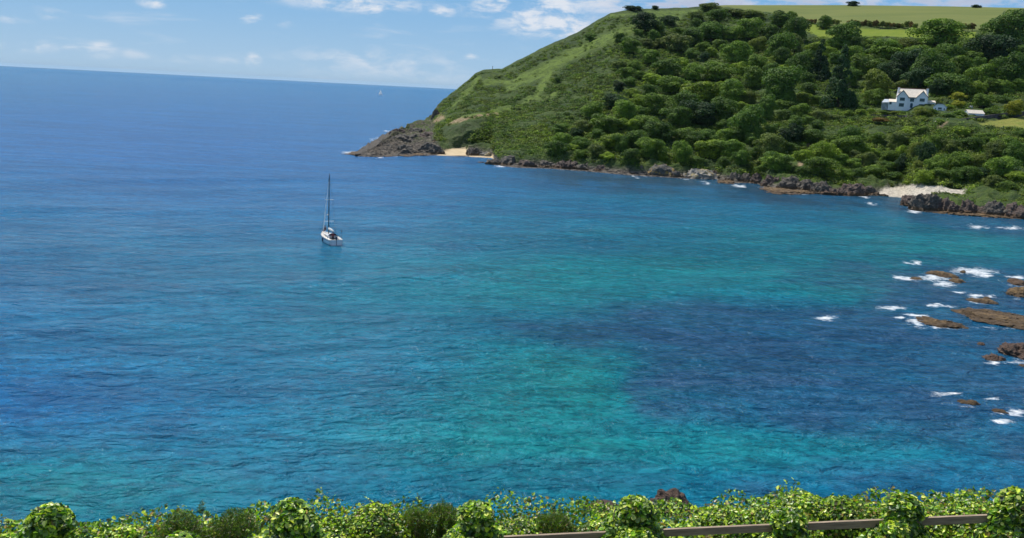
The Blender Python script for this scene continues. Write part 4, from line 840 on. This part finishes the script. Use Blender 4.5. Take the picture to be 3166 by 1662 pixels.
def hull_sec(t, L, Bm, fb):                  # t 0 stern .. 1 bow, +y is bow
    y = (t-.5)*L; bw = Bm/2*(1-abs(t-.38)**2.2*1.6 if t < .38 else 1-((t-.38)/.62)**2.4); bw = max(bw, .02); sh_ = fb*(1+.28*max(0, (t-.3))**1.5)
    rake = .5*t**4
    return [(-bw, y+rake*.6, sh_), (-bw*.985, y+rake*.5, sh_*.8), (-bw*.96, y+rake*.3, sh_*.45), (-bw*.85, y, .08), (-bw*.5, y-rake*.3, -.35), (0, y-rake*.3, -.5), (bw*.5, y-rake*.3, -.35), (bw*.85, y, .08), (bw*.96, y+rake*.3, sh_*.45), (bw*.985, y+rake*.5, sh_*.8), (bw, y+rake*.6, sh_)]
b0_, b1_ = at_z(990, 735), at_z(1045, 755); ctr = at_z(1019, 747); L_ = 9.0; yaw = math.atan2(-(-3.9), 7.5)
yacht = empty('sailing_yacht', (ctr[0], ctr[1], 0), yaw, 'white sailing yacht with bare mast anchored in the blue bay', 'yacht')
secs = [hull_sec(t, L_, 3.0, 1.15) for t in np.linspace(0, 1, 22)]
m = MB(); bI, nI = loft(m, secs); m.f.append(tuple(range(nI))); hull = m.build('hull', MHULL, yacht, True)
st = MB()
for s_ in (0, 1):
    pts = [(q[1] if s_ == 0 else q[9]) for q in secs]; lo = [(q[2] if s_ == 0 else q[8]) for q in secs]; k_ = 1.012
    vv = [(a[0]*k_, a[1], a[2]) for a in pts]+[(a[0]*.35*k_+b_[0]*.65*k_, a[1], a[2]*.75+b_[2]*.25) for a, b_ in zip(pts, lo)]; n_ = len(pts); st.add(vv, [(i, i+1, i+1+n_, i+n_) for i in range(n_-1)])
st.build('stripe', MBLUE, hull)
bt_ = MB()
for s_ in (3, 7):
    vv = [(q[s_][0]*1.015, q[s_][1], q[s_][2]+.12) for q in secs]+[(q[s_][0]*1.0, q[s_][1], -.25) for q in secs]; n_ = len(secs); bt_.add(vv, [(i, i+1, i+1+n_, i+n_) for i in range(n_-1)])
bt_.build('boot_top', MBLUE, hull)
dk = MB(); vv = [(q[0][0]*.99, q[0][1], q[0][2]-.03) for q in secs]+[(q[10][0]*.99, q[10][1], q[10][2]-.03) for q in secs]; n_ = len(secs); dk.add(vv, [(i, i+n_, i+1+n_, i+1) for i in range(5, n_-1)]); dk.add([(x, y, z) for x, y, z in vv], [(i, i+n_, i+1+n_, i+1) for i in range(0, 1)])
for s_ in (-1, 1): dk.add([(s_*1.4, -4.1, 1.12), (s_*.8, -4.1, 1.12), (s_*.8, -2.4, 1.14), (s_*1.45, -2.4, 1.14)], [(0, 1, 2, 3)])
deck = dk.build('deck', MDECK, yacht)
ck = MB(); ck.box(-.8, .8, -4.1, -2.4, .55, .6); 
for s_ in (-1, 1): ck.box(s_*.8-.03, s_*.8+.03, -4.1, -2.4, .6, 1.12); ck.box(min(s_*.35, s_*.77), max(s_*.35, s_*.77), -4.0, -2.5, .6, .85)
ck.build('cockpit', MWOOD, yacht)
cb = MB(); cs_ = []
for t, w_, h_ in [(-2.4, 1.9, .45), (-1.2, 1.95, .5), (.2, 1.7, .42), (1.3, 1.2, .28), (1.7, .9, .05)]: cs_.append([(-w_/2, t, 1.1), (-w_/2*.88, t, 1.1+h_*.85), (-w_/2*.5, t, 1.1+h_), (w_/2*.5, t, 1.1+h_), (w_/2*.88, t, 1.1+h_*.85), (w_/2, t, 1.1)])
bI, nI = loft(cb, cs_); cb.f.append(tuple(range(bI, bI+nI))[::-1]); cabin = cb.build('coachroof', MHULL, yacht)
for s_ in (-1, 1):
    for yy in (-1.7, -.7, .3): q = MB(); q.box(min(s_*.93, s_*.97), max(s_*.93, s_*.97), yy-.3, yy+.3, 1.25, 1.43); q.build('window', MGLASS, cabin)
hp_ = MB()
for i in range(6):
    pass
cs_ = [[(math.cos(a)*.85, -2.3-t*.1-.0, 1.3+math.sin(a)*(.75-.45*t)) for a in np.linspace(math.pi, 0, 9)] for t in (0,)]+[[(math.cos(a)*.8, -1.6, 1.3+math.sin(a)*.62) for a in np.linspace(math.pi, 0, 9)], [(math.cos(a)*.75, -1.15, 1.3+math.sin(a)*.15) for a in np.linspace(math.pi, 0, 9)]]
loft(hp_, cs_); hp_.build('sprayhood', MBLUE, yacht)
MH = 208*np.hypot(ctr[0], ctr[1])/F
ms = MB(); ms.tube([(0, .75, 1.1), (0, .7, MH*.5), (0, .6, MH-.15)], [.11, .10, .075], 8); mast = ms.build('mast', MALU, yacht)
for z_, w_ in ((MH*.30, 1.0), (MH*.62, .8)): q = MB(); q.tube([(-w_, .6, z_+.05), (0, .75, z_), (w_, .6, z_+.05)], .045, 6); q.build('spreader', MSAIL, mast)
q = MB(); q.box(-.03, .03, .35, .85, MH-.15, MH-.1); q.tube([(0, .6, MH-.1), (0, .6, MH+.35)], .02, 5); q.build('masthead', MALU, mast)
q = MB(); q.tube([(-.35, .85, MH*.395), (.05, .85, MH*.395)], .12, 7); q.build('radar_reflector', MSAIL, mast)
q = MB(); q.tube([(0, .6, 2.25), (0, -3.0, 2.35)], .07, 8); boom = q.build('boom', MALU, yacht)
q = MB(); q.tube([(0, .5, 2.5), (0, -.6, 2.52), (0, -1.8, 2.5), (0, -2.9, 2.45)], [.2, .24, .19, .10], 9); q.build('furled_sail', MSAIL, boom, True)
rg_ = MB()
for a, b_ in [((0, 4.75, 1.45), (0, .6, MH-.2)), ((0, -4.4, 1.2), (0, .6, MH-.2)), ((-1.4, .5, 1.2), (-.8, .62, MH*.62)), ((1.4, .5, 1.2), (.8, .62, MH*.62)), ((-.8, .62, MH*.62), (0, .6, MH-.3)), ((.8, .62, MH*.62), (0, .6, MH-.3))]: rg_.tube([a, b_], .012, 4)
rg_.build('rigging', MALU, yacht)
q = MB(); q.tube([(0, 4.6, 1.5), (0, 1.0, MH*.88)], [.07, .03], 6); q.build('furled_headsail', MSAIL, yacht)
ra = MB()
for s_ in (-1, 1):
    L2 = [(secs[i][0 if s_ < 0 else 10][0]*.95, secs[i][0][1], secs[i][0][2]+.62) for i in range(0, 22, 3)]+[(0, secs[21][0][1]-.05, secs[21][0][2]+.62)]; ra.tube(L2, .018, 5)
    for a in L2[:-1]: ra.tube([(a[0], a[1], a[2]-.62), a], .018, 5)
ra.tube([(-1.1, -4.4, 1.75), (1.1, -4.4, 1.75)], .02, 5); ra.build('guard_rail', MALU, yacht)
q = MB(); q.box(-.14, .14, -4.75, -4.5, 1.2, 1.75); q.tube([(0, -4.7, 1.2), (0, -4.7, .1)], .05, 6); q.build('outboard_motor', MBLUE, yacht)
q = MB(); q.tube([(1.0, -4.3, 1.2), (1.0, -4.35, 3.1)], .025, 5); q.box(.97, 1.03, -4.7, -4.35, 2.6, 2.95); q.build('ensign_staff', MBLUE, yacht)
q = MB(); q.tube([(-1.52, -.6, 1.0), (-1.54, -.6, .35)], .14, 8); q.build('fender', MBLUE, yacht)
q = MB(); q.tube([(.5, -3.3, 1.1), (.5, -3.35, 1.6)], .03, 5); q.tube([(.5+.35*math.cos(a), -3.35, 1.5+.35*math.sin(a)) for a in np.linspace(0, 6.28, 14)], .02, 5); q.build('steering_wheel', MALU, yacht)
# people: skinned figures
def person(loc, rz, joints, cols, label, name='person'):
    """joints: dict of positions; one continuous skinned body"""
    J = {}; v = []; rad = []
    for k, (p_, r_) in joints.items(): J[k] = len(v); v.append(p_); rad.append(r_)
    E = [('pel', 'spine'), ('spine', 'chest'), ('chest', 'neck'), ('neck', 'head'), ('head', 'crown'), ('chest', 'shL'), ('shL', 'elL'), ('elL', 'haL'), ('haL', 'fiL'), ('chest', 'shR'), ('shR', 'elR'), ('elR', 'haR'), ('haR', 'fiR'),
         ('pel', 'hiL'), ('hiL', 'knL'), ('knL', 'anL'), ('anL', 'toL'), ('pel', 'hiR'), ('hiR', 'knR'), ('knR', 'anR'), ('anR', 'toR')]
    me = bpy.data.meshes.new('person'); me.from_pydata(v, [(J[a], J[b_]) for a, b_ in E], []); me.materials.append(cols['skin'])
    o = bpy.data.objects.new(name, me); S.collection.objects.link(o); o.location = loc; o.rotation_euler = (0, 0, rz)
    sk = o.modifiers.new('skin', 'SKIN'); 
    for i, r_ in enumerate(rad): me.skin_vertices[0].data[i].radius = (r_, r_)
    me.skin_vertices[0].data[J['pel']].use_root = True
    o.modifiers.new('sub', 'SUBSURF').levels = 1; o.modifiers['sub'].render_levels = 1
    tag(o, label, 'person')
    t = MB(); sp = [joints['pel'], joints['spine'], joints['chest']]
    t.tube([(p_[0], p_[1], p_[2]-.02) for p_, _ in sp]+[(joints['chest'][0][0], joints['chest'][0][1], joints['chest'][0][2]+.13)], [.155, .16, .185, .10], 10)
    for s_ in 'LR': t.tube([joints['sh'+s_][0], joints['el'+s_][0]], [.075, .06], 7)
    t.build('top', cols['top'], o, True)
    t = MB()
    for s_ in 'LR': t.tube([joints['hi'+s_][0], joints['kn'+s_][0], tuple(np.array(joints['kn'+s_][0])*.3+np.array(joints['an'+s_][0])*.7)], [.115, .08, .065], 8)
    t.build('trousers', cols['leg'], o, True)
    hc = joints['head'][0]; hv, hf = ico(2); hv = hv*np.array([.092, .105, .10])+np.array(hc)+[0, -.02, .045]; keep = [i for i, f_ in enumerate(hf) if hv[f_].mean(0)[2] > hc[2]-.01+.6*max(0, hv[f_].mean(0)[1]-hc[1])]
    mesh('hair', hv, [tuple(hf[i]) for i in keep], cols['hair'], o, smooth=True)
    return o
SK = simple('skin', (.45, .26, .18), .6, .05); HR = simple('hair', (.05, .03, .02), .8, .1); TD = simple('dark_top', (.04, .035, .06), .8, .1); TR_ = simple('maroon_top', (.20, .035, .05), .8, .1); LG = simple('dark_trousers', (.03, .035, .05), .8, .1)
def standing(lean=0.0): return dict(pel=((0, 0, .93), .13), spine=((0, .01, 1.1), .12), chest=((0, .02+lean, 1.32), .14), neck=((0, .02+lean, 1.5), .055), head=((0, .035+lean, 1.62), .085), crown=((0, .03+lean, 1.71), .07),
    shL=((-.19, .01+lean, 1.42), .06), elL=((-.25, .06+lean, 1.14), .045), haL=((-.2, .22+lean, .98), .035), fiL=((-.18, .3+lean, .95), .022), shR=((.19, .01+lean, 1.42), .06), elR=((.26, .04+lean, 1.14), .045), haR=((.24, .2+lean, 1.0), .035), fiR=((.22, .29+lean, .98), .022),
    hiL=((-.1, 0, .88), .09), knL=((-.11, .03, .5), .06), anL=((-.12, -.01, .09), .042), toL=((-.13, .17, .04), .035), hiR=((.1, 0, .88), .09), knR=((.12, .02, .5), .06), anR=((.13, -.01, .09), .042), toR=((.14, .17, .04), .035))
def sitting(): 
    j = standing(.05); dz = -.45
    j = {k: ((p_[0], p_[1], p_[2]+dz), r_) for k, (p_, r_) in j.items()}
    for s_, q in (('L', -1), ('R', 1)): j['kn'+s_] = ((q*.13, .42, .47), .065); j['an'+s_] = ((q*.13, .44, .08), .042); j['to'+s_] = ((q*.13, .6, .04), .035)
    return j
def on_yacht(x, y, z): c_, s_ = math.cos(yaw), math.sin(yaw); return (ctr[0]+x*c_-y*s_, ctr[1]+x*s_+y*c_, z)
person(on_yacht(.1, 3.3, 1.32), yaw+.6, sitting(), dict(skin=SK, hair=HR, top=TD, leg=LG), 'person in dark clothes sitting on the bow of the yacht')
person(on_yacht(-.1, -2.7, .62), yaw+.2, standing(), dict(skin=SK, hair=HR, top=TR_, leg=LG), 'person in a maroon top standing in the yacht cockpit')
person(on_yacht(.55, -3.4, .45), yaw+1.4, sitting(), dict(skin=SK, hair=HR, top=MDECK, leg=LG), 'person in a light top sitting in the cockpit near the stern')
# far yacht under sail
fp = at_z(1177, 293); far = empty('sailing_dinghy', (fp[0], fp[1], 0), 1.35, 'tiny white sailing boat far out near the horizon', 'sailing boat')
far.scale = (1.7, 1.7, 1.6)
secs = [hull_sec(t, 7.5, 2.4, .9) for t in np.linspace(0, 1, 12)]; m = MB(); bI, nI = loft(m, secs); m.f.append(tuple(range(nI))); m.build('hull', MHULL, far)
q = MB(); q.tube([(0, .6, .8), (0, .6, 10)], .08, 6); q.build('mast', MALU, far)
def sail(pts, nm):
    A_, B_, C_2 = map(np.array, pts); vv = []; N_ = 8
    for i in range(N_+1):
        for j in range(N_+1-i):
            u, v2 = i/N_, j/N_; p_ = A_*(1-u-v2)+B_*u+C_2*v2; p_[0] += .9*u*v2*4*(1-u-v2+.3); vv.append(p_)
    f_ = []; k = 0
    for i in range(N_):
        n0 = N_+1-i
        for j in range(n0-1):
            f_.append((k+j, k+j+1, k+n0+j)); 
            if j < n0-2: f_.append((k+j+1, k+n0+j+1, k+n0+j))
        k += n0
    o = mesh(nm, vv, f_, MSAIL, far, smooth=True); return o
sail([(0., .5, 1.3), (0., -3.0, 1.4), (0., .55, 9.8)], 'mainsail'); sail([(0., .8, 8.5), (0., 3.8, 1.1), (.4, .4, 1.3)], 'headsail')

# ------------------------------------------------------------------ foreground: bank, fence, climbers
def dfen(px): return np.interp(px, [-400, 0, 3166, 3600], [9.2, 9.6, 12.2, 12.6])
def yrail(px): return 1655-(np.asarray(px, float)-1600)*.0448
def fpt(px, dz=0.0, dd=0.0):
    p = at_dist(px, yrail(px), dfen(px)); k = (dfen(px)+dd)/dfen(px); p[..., :2] *= np.asarray(k)[..., None]; p[..., 2] += dz; return p
gaz = R(1)*np.concatenate([np.arange(-90, -36, 6), np.arange(-36, 36, 1.0), np.arange(36, 91, 6)])
gpx_ = np.clip(W0/2+F*np.tan(np.clip(gaz, R(-60), R(60)))*1.03, -400, 3600)
fen = fpt(gpx_); fd = np.hypot(fen[:, 0], fen[:, 1]); fz = fen[:, 2]-1.05
prof = [(-1001., 28.3), (-1002.2, 28.1), (-1003.2, 27.2), (-1004.5, 26.3), (-1006, 25.4), (-1.5, .0), (-.6, 0), (0, 0), (.6, -.02), (1.2, -.1), (1.9, -.35), (2.6, -1.3), (3.5, -3), (5, -5.2), (8, -9), (12, -13.5), (20, -19), (30, -24.5), (36, -28)]
rowsg = []
for d_, dz_ in prof:
    dist = fd+d_ if d_ > -100 else np.full(len(gaz), -d_-1000); z_ = np.full(len(gaz), dz_)+(fz-24)*sm(dist, 2, 7) if d_ < -100 else fz+dz_
    pts_ = np.stack([np.sin(gaz)*dist, np.cos(gaz)*dist, z_], -1); pts_[:, 2] += fbm(pts_/2.0, 3)*.1*(1 if d_ < 3 else 4); rowsg.append(pts_)
bk = rowsg[0].copy(); bk[:, 1] = -40; bk[:, 0] *= 60; bk[:, 2] = 28.3; rowsg = [bk]+rowsg
GV_ = np.array(rowsg); nr, nc = GV_.shape[:2]; idx = np.arange(nr*nc).reshape(nr, nc)
mb_, n, b, o = newmat('bank_earth'); q = n.noise(n.geo(), 1.3, 5, .65); n.l.new(n.mix(n.mr(q, .35, .65), (.03, .045, .015), (.10, .09, .04)), b.inputs['Base Color']); b.inputs['Roughness'].default_value = .95
tag(mesh('cliff_top_ground', GV_.reshape(-1, 3), np.stack([idx[:-1, :-1], idx[:-1, 1:], idx[1:, 1:], idx[1:, :-1]], -1).reshape(-1, 4), mb_, smooth=True), kind='structure')
# fence
mf_, n, b, o = newmat('weathered_wood'); oc = n.mapv(n.objc(), (1, 12, 12)); q = n.noise(oc, 3, 6, .7); q2 = n.noise(n.objc(), 1.2, 3, .6)
n.l.new(n.mix(n.mr(q2, .35, .7, 0, .6), n.mix(n.mr(q, .35, .65), (.17, .12, .08), (.42, .32, .23)), (.33, .255, .18)), b.inputs['Base Color']); b.inputs['Roughness'].default_value = .85; n.l.new(n.bump(q, .5, .01), b.inputs['Normal'])
POSTS = [-300, 160, 560, 930, 1470, 1960, 2440, 2790, 3140, 3520]
f0 = fpt(1960.); fence = empty('wooden_fence', tuple(f0), 0, 'weathered brown post and rail fence half buried in climbers', 'fence')
for i in range(len(POSTS)-1):
    a = fpt(float(POSTS[i]))-f0; b_ = fpt(float(POSTS[i+1]))-f0; L2 = np.linalg.norm(b_-a)
    for dz_ in (0, -.45):
        m = MB(); m.box(0, L2-.006, -.022, .022, -.105, 0); o = m.build('rail', mf_, fence)
        bv = o.modifiers.new('bevel', 'BEVEL'); bv.width = .006; bv.segments = 2
        d = Vector(b_-a).normalized(); o.location = a+np.array([0, 0, dz_]); o.rotation_euler = (0, -math.asin(d.z), math.atan2(d.y, d.x))
for px in POSTS:
    a = fpt(float(px), 0, .075)-f0; m = MB(); m.box(-.05, .05, -.05, .05, -1.4, .16); m.add([(-.05, -.05, .16), (.05, -.05, .16), (.05, .05, .16), (-.05, .05, .16), (0, 0, .2)], [(0, 1, 4), (1, 2, 4), (2, 3, 4), (3, 0, 4)]); o = m.build('post', mf_, fence); o.location = a
NC = dict(yel=(.40, .53, .05), green=(.18, .36, .03), deep=(.055, .13, .022), gorse=(.10, .16, .035), brown=(.24, .18, .07), cream=(.68, .74, .30))  # cream leaves paint in the highlights, deep ones the dark gaps
def plant(name, px, ytop, wpx, kind, label, cat, dd=0.0, group=None, N=None):
    """leafy plant whose top stands at photo pixel (px, ytop)"""
    ytop = ytop+(22 if kind == 'bramble' else 14 if kind == 'gorse' else 6)
    base = fpt(px, -1.05, dd); d = dfen(px)+dd; topz = at_dist(px, ytop, d)[2]; H = topz-base[2]; wm = wpx*d/F/2
    r = np.random.default_rng(int(px*7+ytop)); root = empty(name, tuple(base), 0, label, cat, group)
    lob = []
    nl = max(7, int(wm*16))
    for i in range(nl):
        a = r.random()*6.28; rr = math.sqrt(r.random())*.85; h = H*(1-rr**2.2*.55)*r.uniform(.55, 1.0); q = r.uniform(.16, .30)*min(1, .5+wm*.5)
        lob.append((math.cos(a)*rr*wm, math.sin(a)*rr*min(wm, .75), h-q*.9, q, .85))
    lob.append((0, 0, H-.24, .24, .9)); lob.append((0, 0, H*.55, min(wm, .6)*.8, .9)); lob.append((wm*.4, 0, H*.5, min(wm, .6)*.6, .9)); lob.append((-wm*.4, 0, H*.5, min(wm, .6)*.6, .9))
    if kind == 'gorse':
        N = N or int(14000*wm+5000); c, dn = crown_points(N, lob, .4, r); dn = unit(dn*.5+np.array([0, 0, .4])+r.normal(size=dn.shape)*.8)
        v, f, k = leaves(c, dn, r.uniform(.02, .045, N), r=r, shape='spike'); pal_ = np.array([NC['gorse'], NC['gorse'], NC['deep'], NC['brown'], NC['green']]); p_ = [.4, .25, .15, .1, .1]
        # upright shoots
        ns = int(8*wm+4); sv = []; 
        for s_ in range(ns):
            x0, y0 = r.uniform(-wm*.85, wm*.85), r.uniform(-.4, .4); z0 = H*(1-(x0/wm)**2*.4)-.12; hh = r.uniform(.06, .18); M_ = 46; tt = r.random(M_)
            cc = np.stack([x0+tt*hh*r.normal()*.2, y0+tt*hh*r.normal()*.2, z0+tt*hh], -1)+r.normal(size=(M_, 3))*.012; v2, f2, _ = leaves(cc, unit(r.normal(size=(M_, 3))+[0, 0, 1.0]), r.uniform(.02, .05, M_), r=r, shape='spike'); sv.append(v2)
        if sv: v = np.concatenate([v]+sv); f = np.arange(len(v)).reshape(-1, 4); N = len(v)//4
        k = 4
    else:
        ls = .035 if kind == 'climber' else .024
        N = N or int((10500 if kind == 'climber' else 15000)*wm+4500); c, dn = crown_points(N, lob, .4, r); dn = unit(dn*.7+np.array([0, 0, .55])+r.normal(size=dn.shape)*.5)
        v, f, k = leaves(c, dn, ls*r.uniform(.5, 1.35, N), r=r, shape='heart')
        pal_ = np.array([NC['yel'], NC['green'], NC['deep'], NC['cream'], NC['brown']]); p_ = [.24, .27, .29, .18, .02] if kind == 'climber' else [.30, .28, .22, .10, .10]
        # trailing shoots with leaves that break the outline
        sv = []; sf = []
        for s_ in range(int((1.5 if kind == 'climber' else 4)*wm+1)):
            x0 = r.uniform(-wm, wm)*.85; z0 = H*(1-(x0/wm)**2*.45)-.1; M_ = 12; tt = np.linspace(0, 1, M_); hh = r.uniform(.05, .17); bx = r.normal()*.25
            cc = np.stack([x0+tt*bx+tt**2*r.normal()*.1, r.uniform(-.3, .3)+tt*.0, z0+hh*(tt-.35*tt**2)], -1); v2, f2, _ = leaves(cc, unit(r.normal(size=(M_, 3))*.6+[0, -.3, .6]), ls*r.uniform(.4, .9, M_), r=r, shape='heart'); sf.append(f2+len(v)+sum(len(q) for q in sv)); sv.append(v2)
        v = np.concatenate([v]+sv); f = np.concatenate([f]+sf); N = len(v)//6
    ci_ = r.choice(len(pal_), N, p=p_); cc_ = pal_[ci_]*r.uniform(.75, 1.25, (N, 1))
    o = mesh('foliage', v, f, MFN, root, attrs=dict(col=np.repeat(cc_, k, 0), var=np.repeat(r.random(N), k)))
    m = MB()
    for s_ in range(5):
        a = r.random()*6.28; rr = r.uniform(.1, .5)*wm; x1, y1 = math.cos(a)*rr, math.sin(a)*min(rr, .3); m.tube([(x1*.3, y1*.3, -.1), (x1*.7, y1*.8-.05, H*.35), (x1*1.1, y1, H*.7), (x1*1.2+.05, y1-.03, H*.88)], [.02, .016, .012, .006], 6)
    m.build('stem', MSTEM, root)
    return root
MSTEM = simple('dry_stem', (.30, .24, .16), .8, .3, 5)
for (px, yt, wd, lb) in [(160, 1552, 290, 'large leaved climber mound at the far left of the hedge'), (560, 1640, 260, 'low climber tangle left of the first big mound'), (900, 1535, 340, 'broad climber mound with creamy leaves left of centre'), (1470, 1542, 270, 'climber mound where the fence rail begins'),
                        (1960, 1524, 270, 'tall climber mound in front of the big boulder'), (2440, 1562, 200, 'climber mound between the two middle rail gaps'), (2790, 1517, 200, 'upright dark climber mound right of the middle'), (3140, 1500, 190, 'climber mound at the right edge of the fence'), (-280, 1640, 260, 'climber outside left')]:
    if px < -100: continue
    plant('climbing_plant', px, yt, wd, 'climber', lb, 'climber', 0.0, 'climbers over the fence posts')
for (px, yt, wd, kd, lb) in [(30, 1625, 200, 'bramble', 'low bramble in the bottom left corner'), (380, 1612, 240, 'bramble', 'bramble beside the far left mound'), (560, 1565, 200, 'gorse', 'dark spiky gorse left of the taller gorse'), (730, 1556, 210, 'gorse', 'taller dark gorse in the left half of the hedge'),
                             (1030, 1575, 200, 'bramble', 'bramble in the dip right of the creamy mound'), (1160, 1534, 260, 'bramble', 'rounded bramble with tiny pale flowers left of centre'), (1290, 1550, 160, 'gorse', 'brownish gorse right of the rounded bramble'), (1366, 1540, 60, 'gorse', 'single upright gorse shoot standing above the hedge'), (1610, 1592, 200, 'bramble', 'low bramble between two climber mounds'),
                             (1715, 1566, 170, 'gorse', 'dark gorse clump in front of the rock ledge'), (1840, 1590, 150, 'bramble', 'bramble left of the tall climber mound'), (2110, 1625, 150, 'bramble', 'yellowish bramble below the big boulder'), (2240, 1578, 260, 'bramble', 'long low bramble right of the big boulder'),
                             (2360, 1545, 200, 'bramble', 'bramble rising behind the middle rail'), (2480, 1505, 260, 'bramble', 'highest bramble of the right half'), (2600, 1512, 200, 'bramble', 'bramble with dead stems left of the dark climber'), (2650, 1542, 50, 'gorse', 'small gorse tip left of the dark climber'), (2700, 1545, 150, 'bramble', 'narrow bramble touching the dark climber'),
                             (2900, 1566, 200, 'bramble', 'bramble dip right of the dark climber'), (3010, 1532, 200, 'bramble', 'bramble near the right edge rising to the last climber'), (3190, 1510, 220, 'bramble', 'bramble behind the last climber at the right edge')]:
    plant('gorse_bush' if kd == 'gorse' else 'bramble_bush', px, yt, wd, kd, lb, 'bush', 1.15, 'bushes of the cliff top hedge')
# ground-hugging undergrowth below and behind the fence: nobody could count it
N_ = 90000; px_ = rng.uniform(-350, 3500, N_); dd_ = rng.uniform(-.9, 2.4, N_)
p_ = fpt(px_, 0, dd_); hum = vnoise(np.stack([px_/90, dd_*1.6, px_*0], -1)); p_[:, 2] += -1.0+np.clip(.42+.28*hum, 0, 1)*np.where(dd_ < 0, .55, 1.0)*rng.random(N_)**.6
v, f, k = leaves(p_, unit(rng.normal(size=(N_, 3))*.6+[0, -.2, .7]), .03*rng.uniform(.4, 1.3, N_), shape='heart')
pal_ = np.array([NC['yel'], NC['green'], NC['deep'], NC['brown'], NC['cream']]); cc_ = pal_[rng.choice(5, N_, p=[.20, .30, .27, .17, .06])]
tag(mesh('undergrowth', v, f, MFN, attrs=dict(col=np.repeat(cc_, k, 0), var=np.repeat(rng.random(N_), k))), 'tangled leafy undergrowth around the fence', 'undergrowth', kind='stuff')

# ------------------------------------------------------------------ air
m = MB(); m.box(-90000, 90000, -60, 90000, -29, 160)
hz_ = bpy.data.materials.new('haze_air'); hz_.use_nodes = True; hz_.node_tree.nodes.clear(); vo = hz_.node_tree.nodes.new('ShaderNodeVolumePrincipled'); vo.inputs['Density'].default_value = 1.3e-5; vo.inputs['Color'].default_value = (.62, .82, 1, 1)
om = hz_.node_tree.nodes.new('ShaderNodeOutputMaterial'); hz_.node_tree.links.new(vo.outputs[0], om.inputs['Volume'])
tag(m.build('haze', hz_), kind='stuff')
S.cycles.volume_bounces = 0
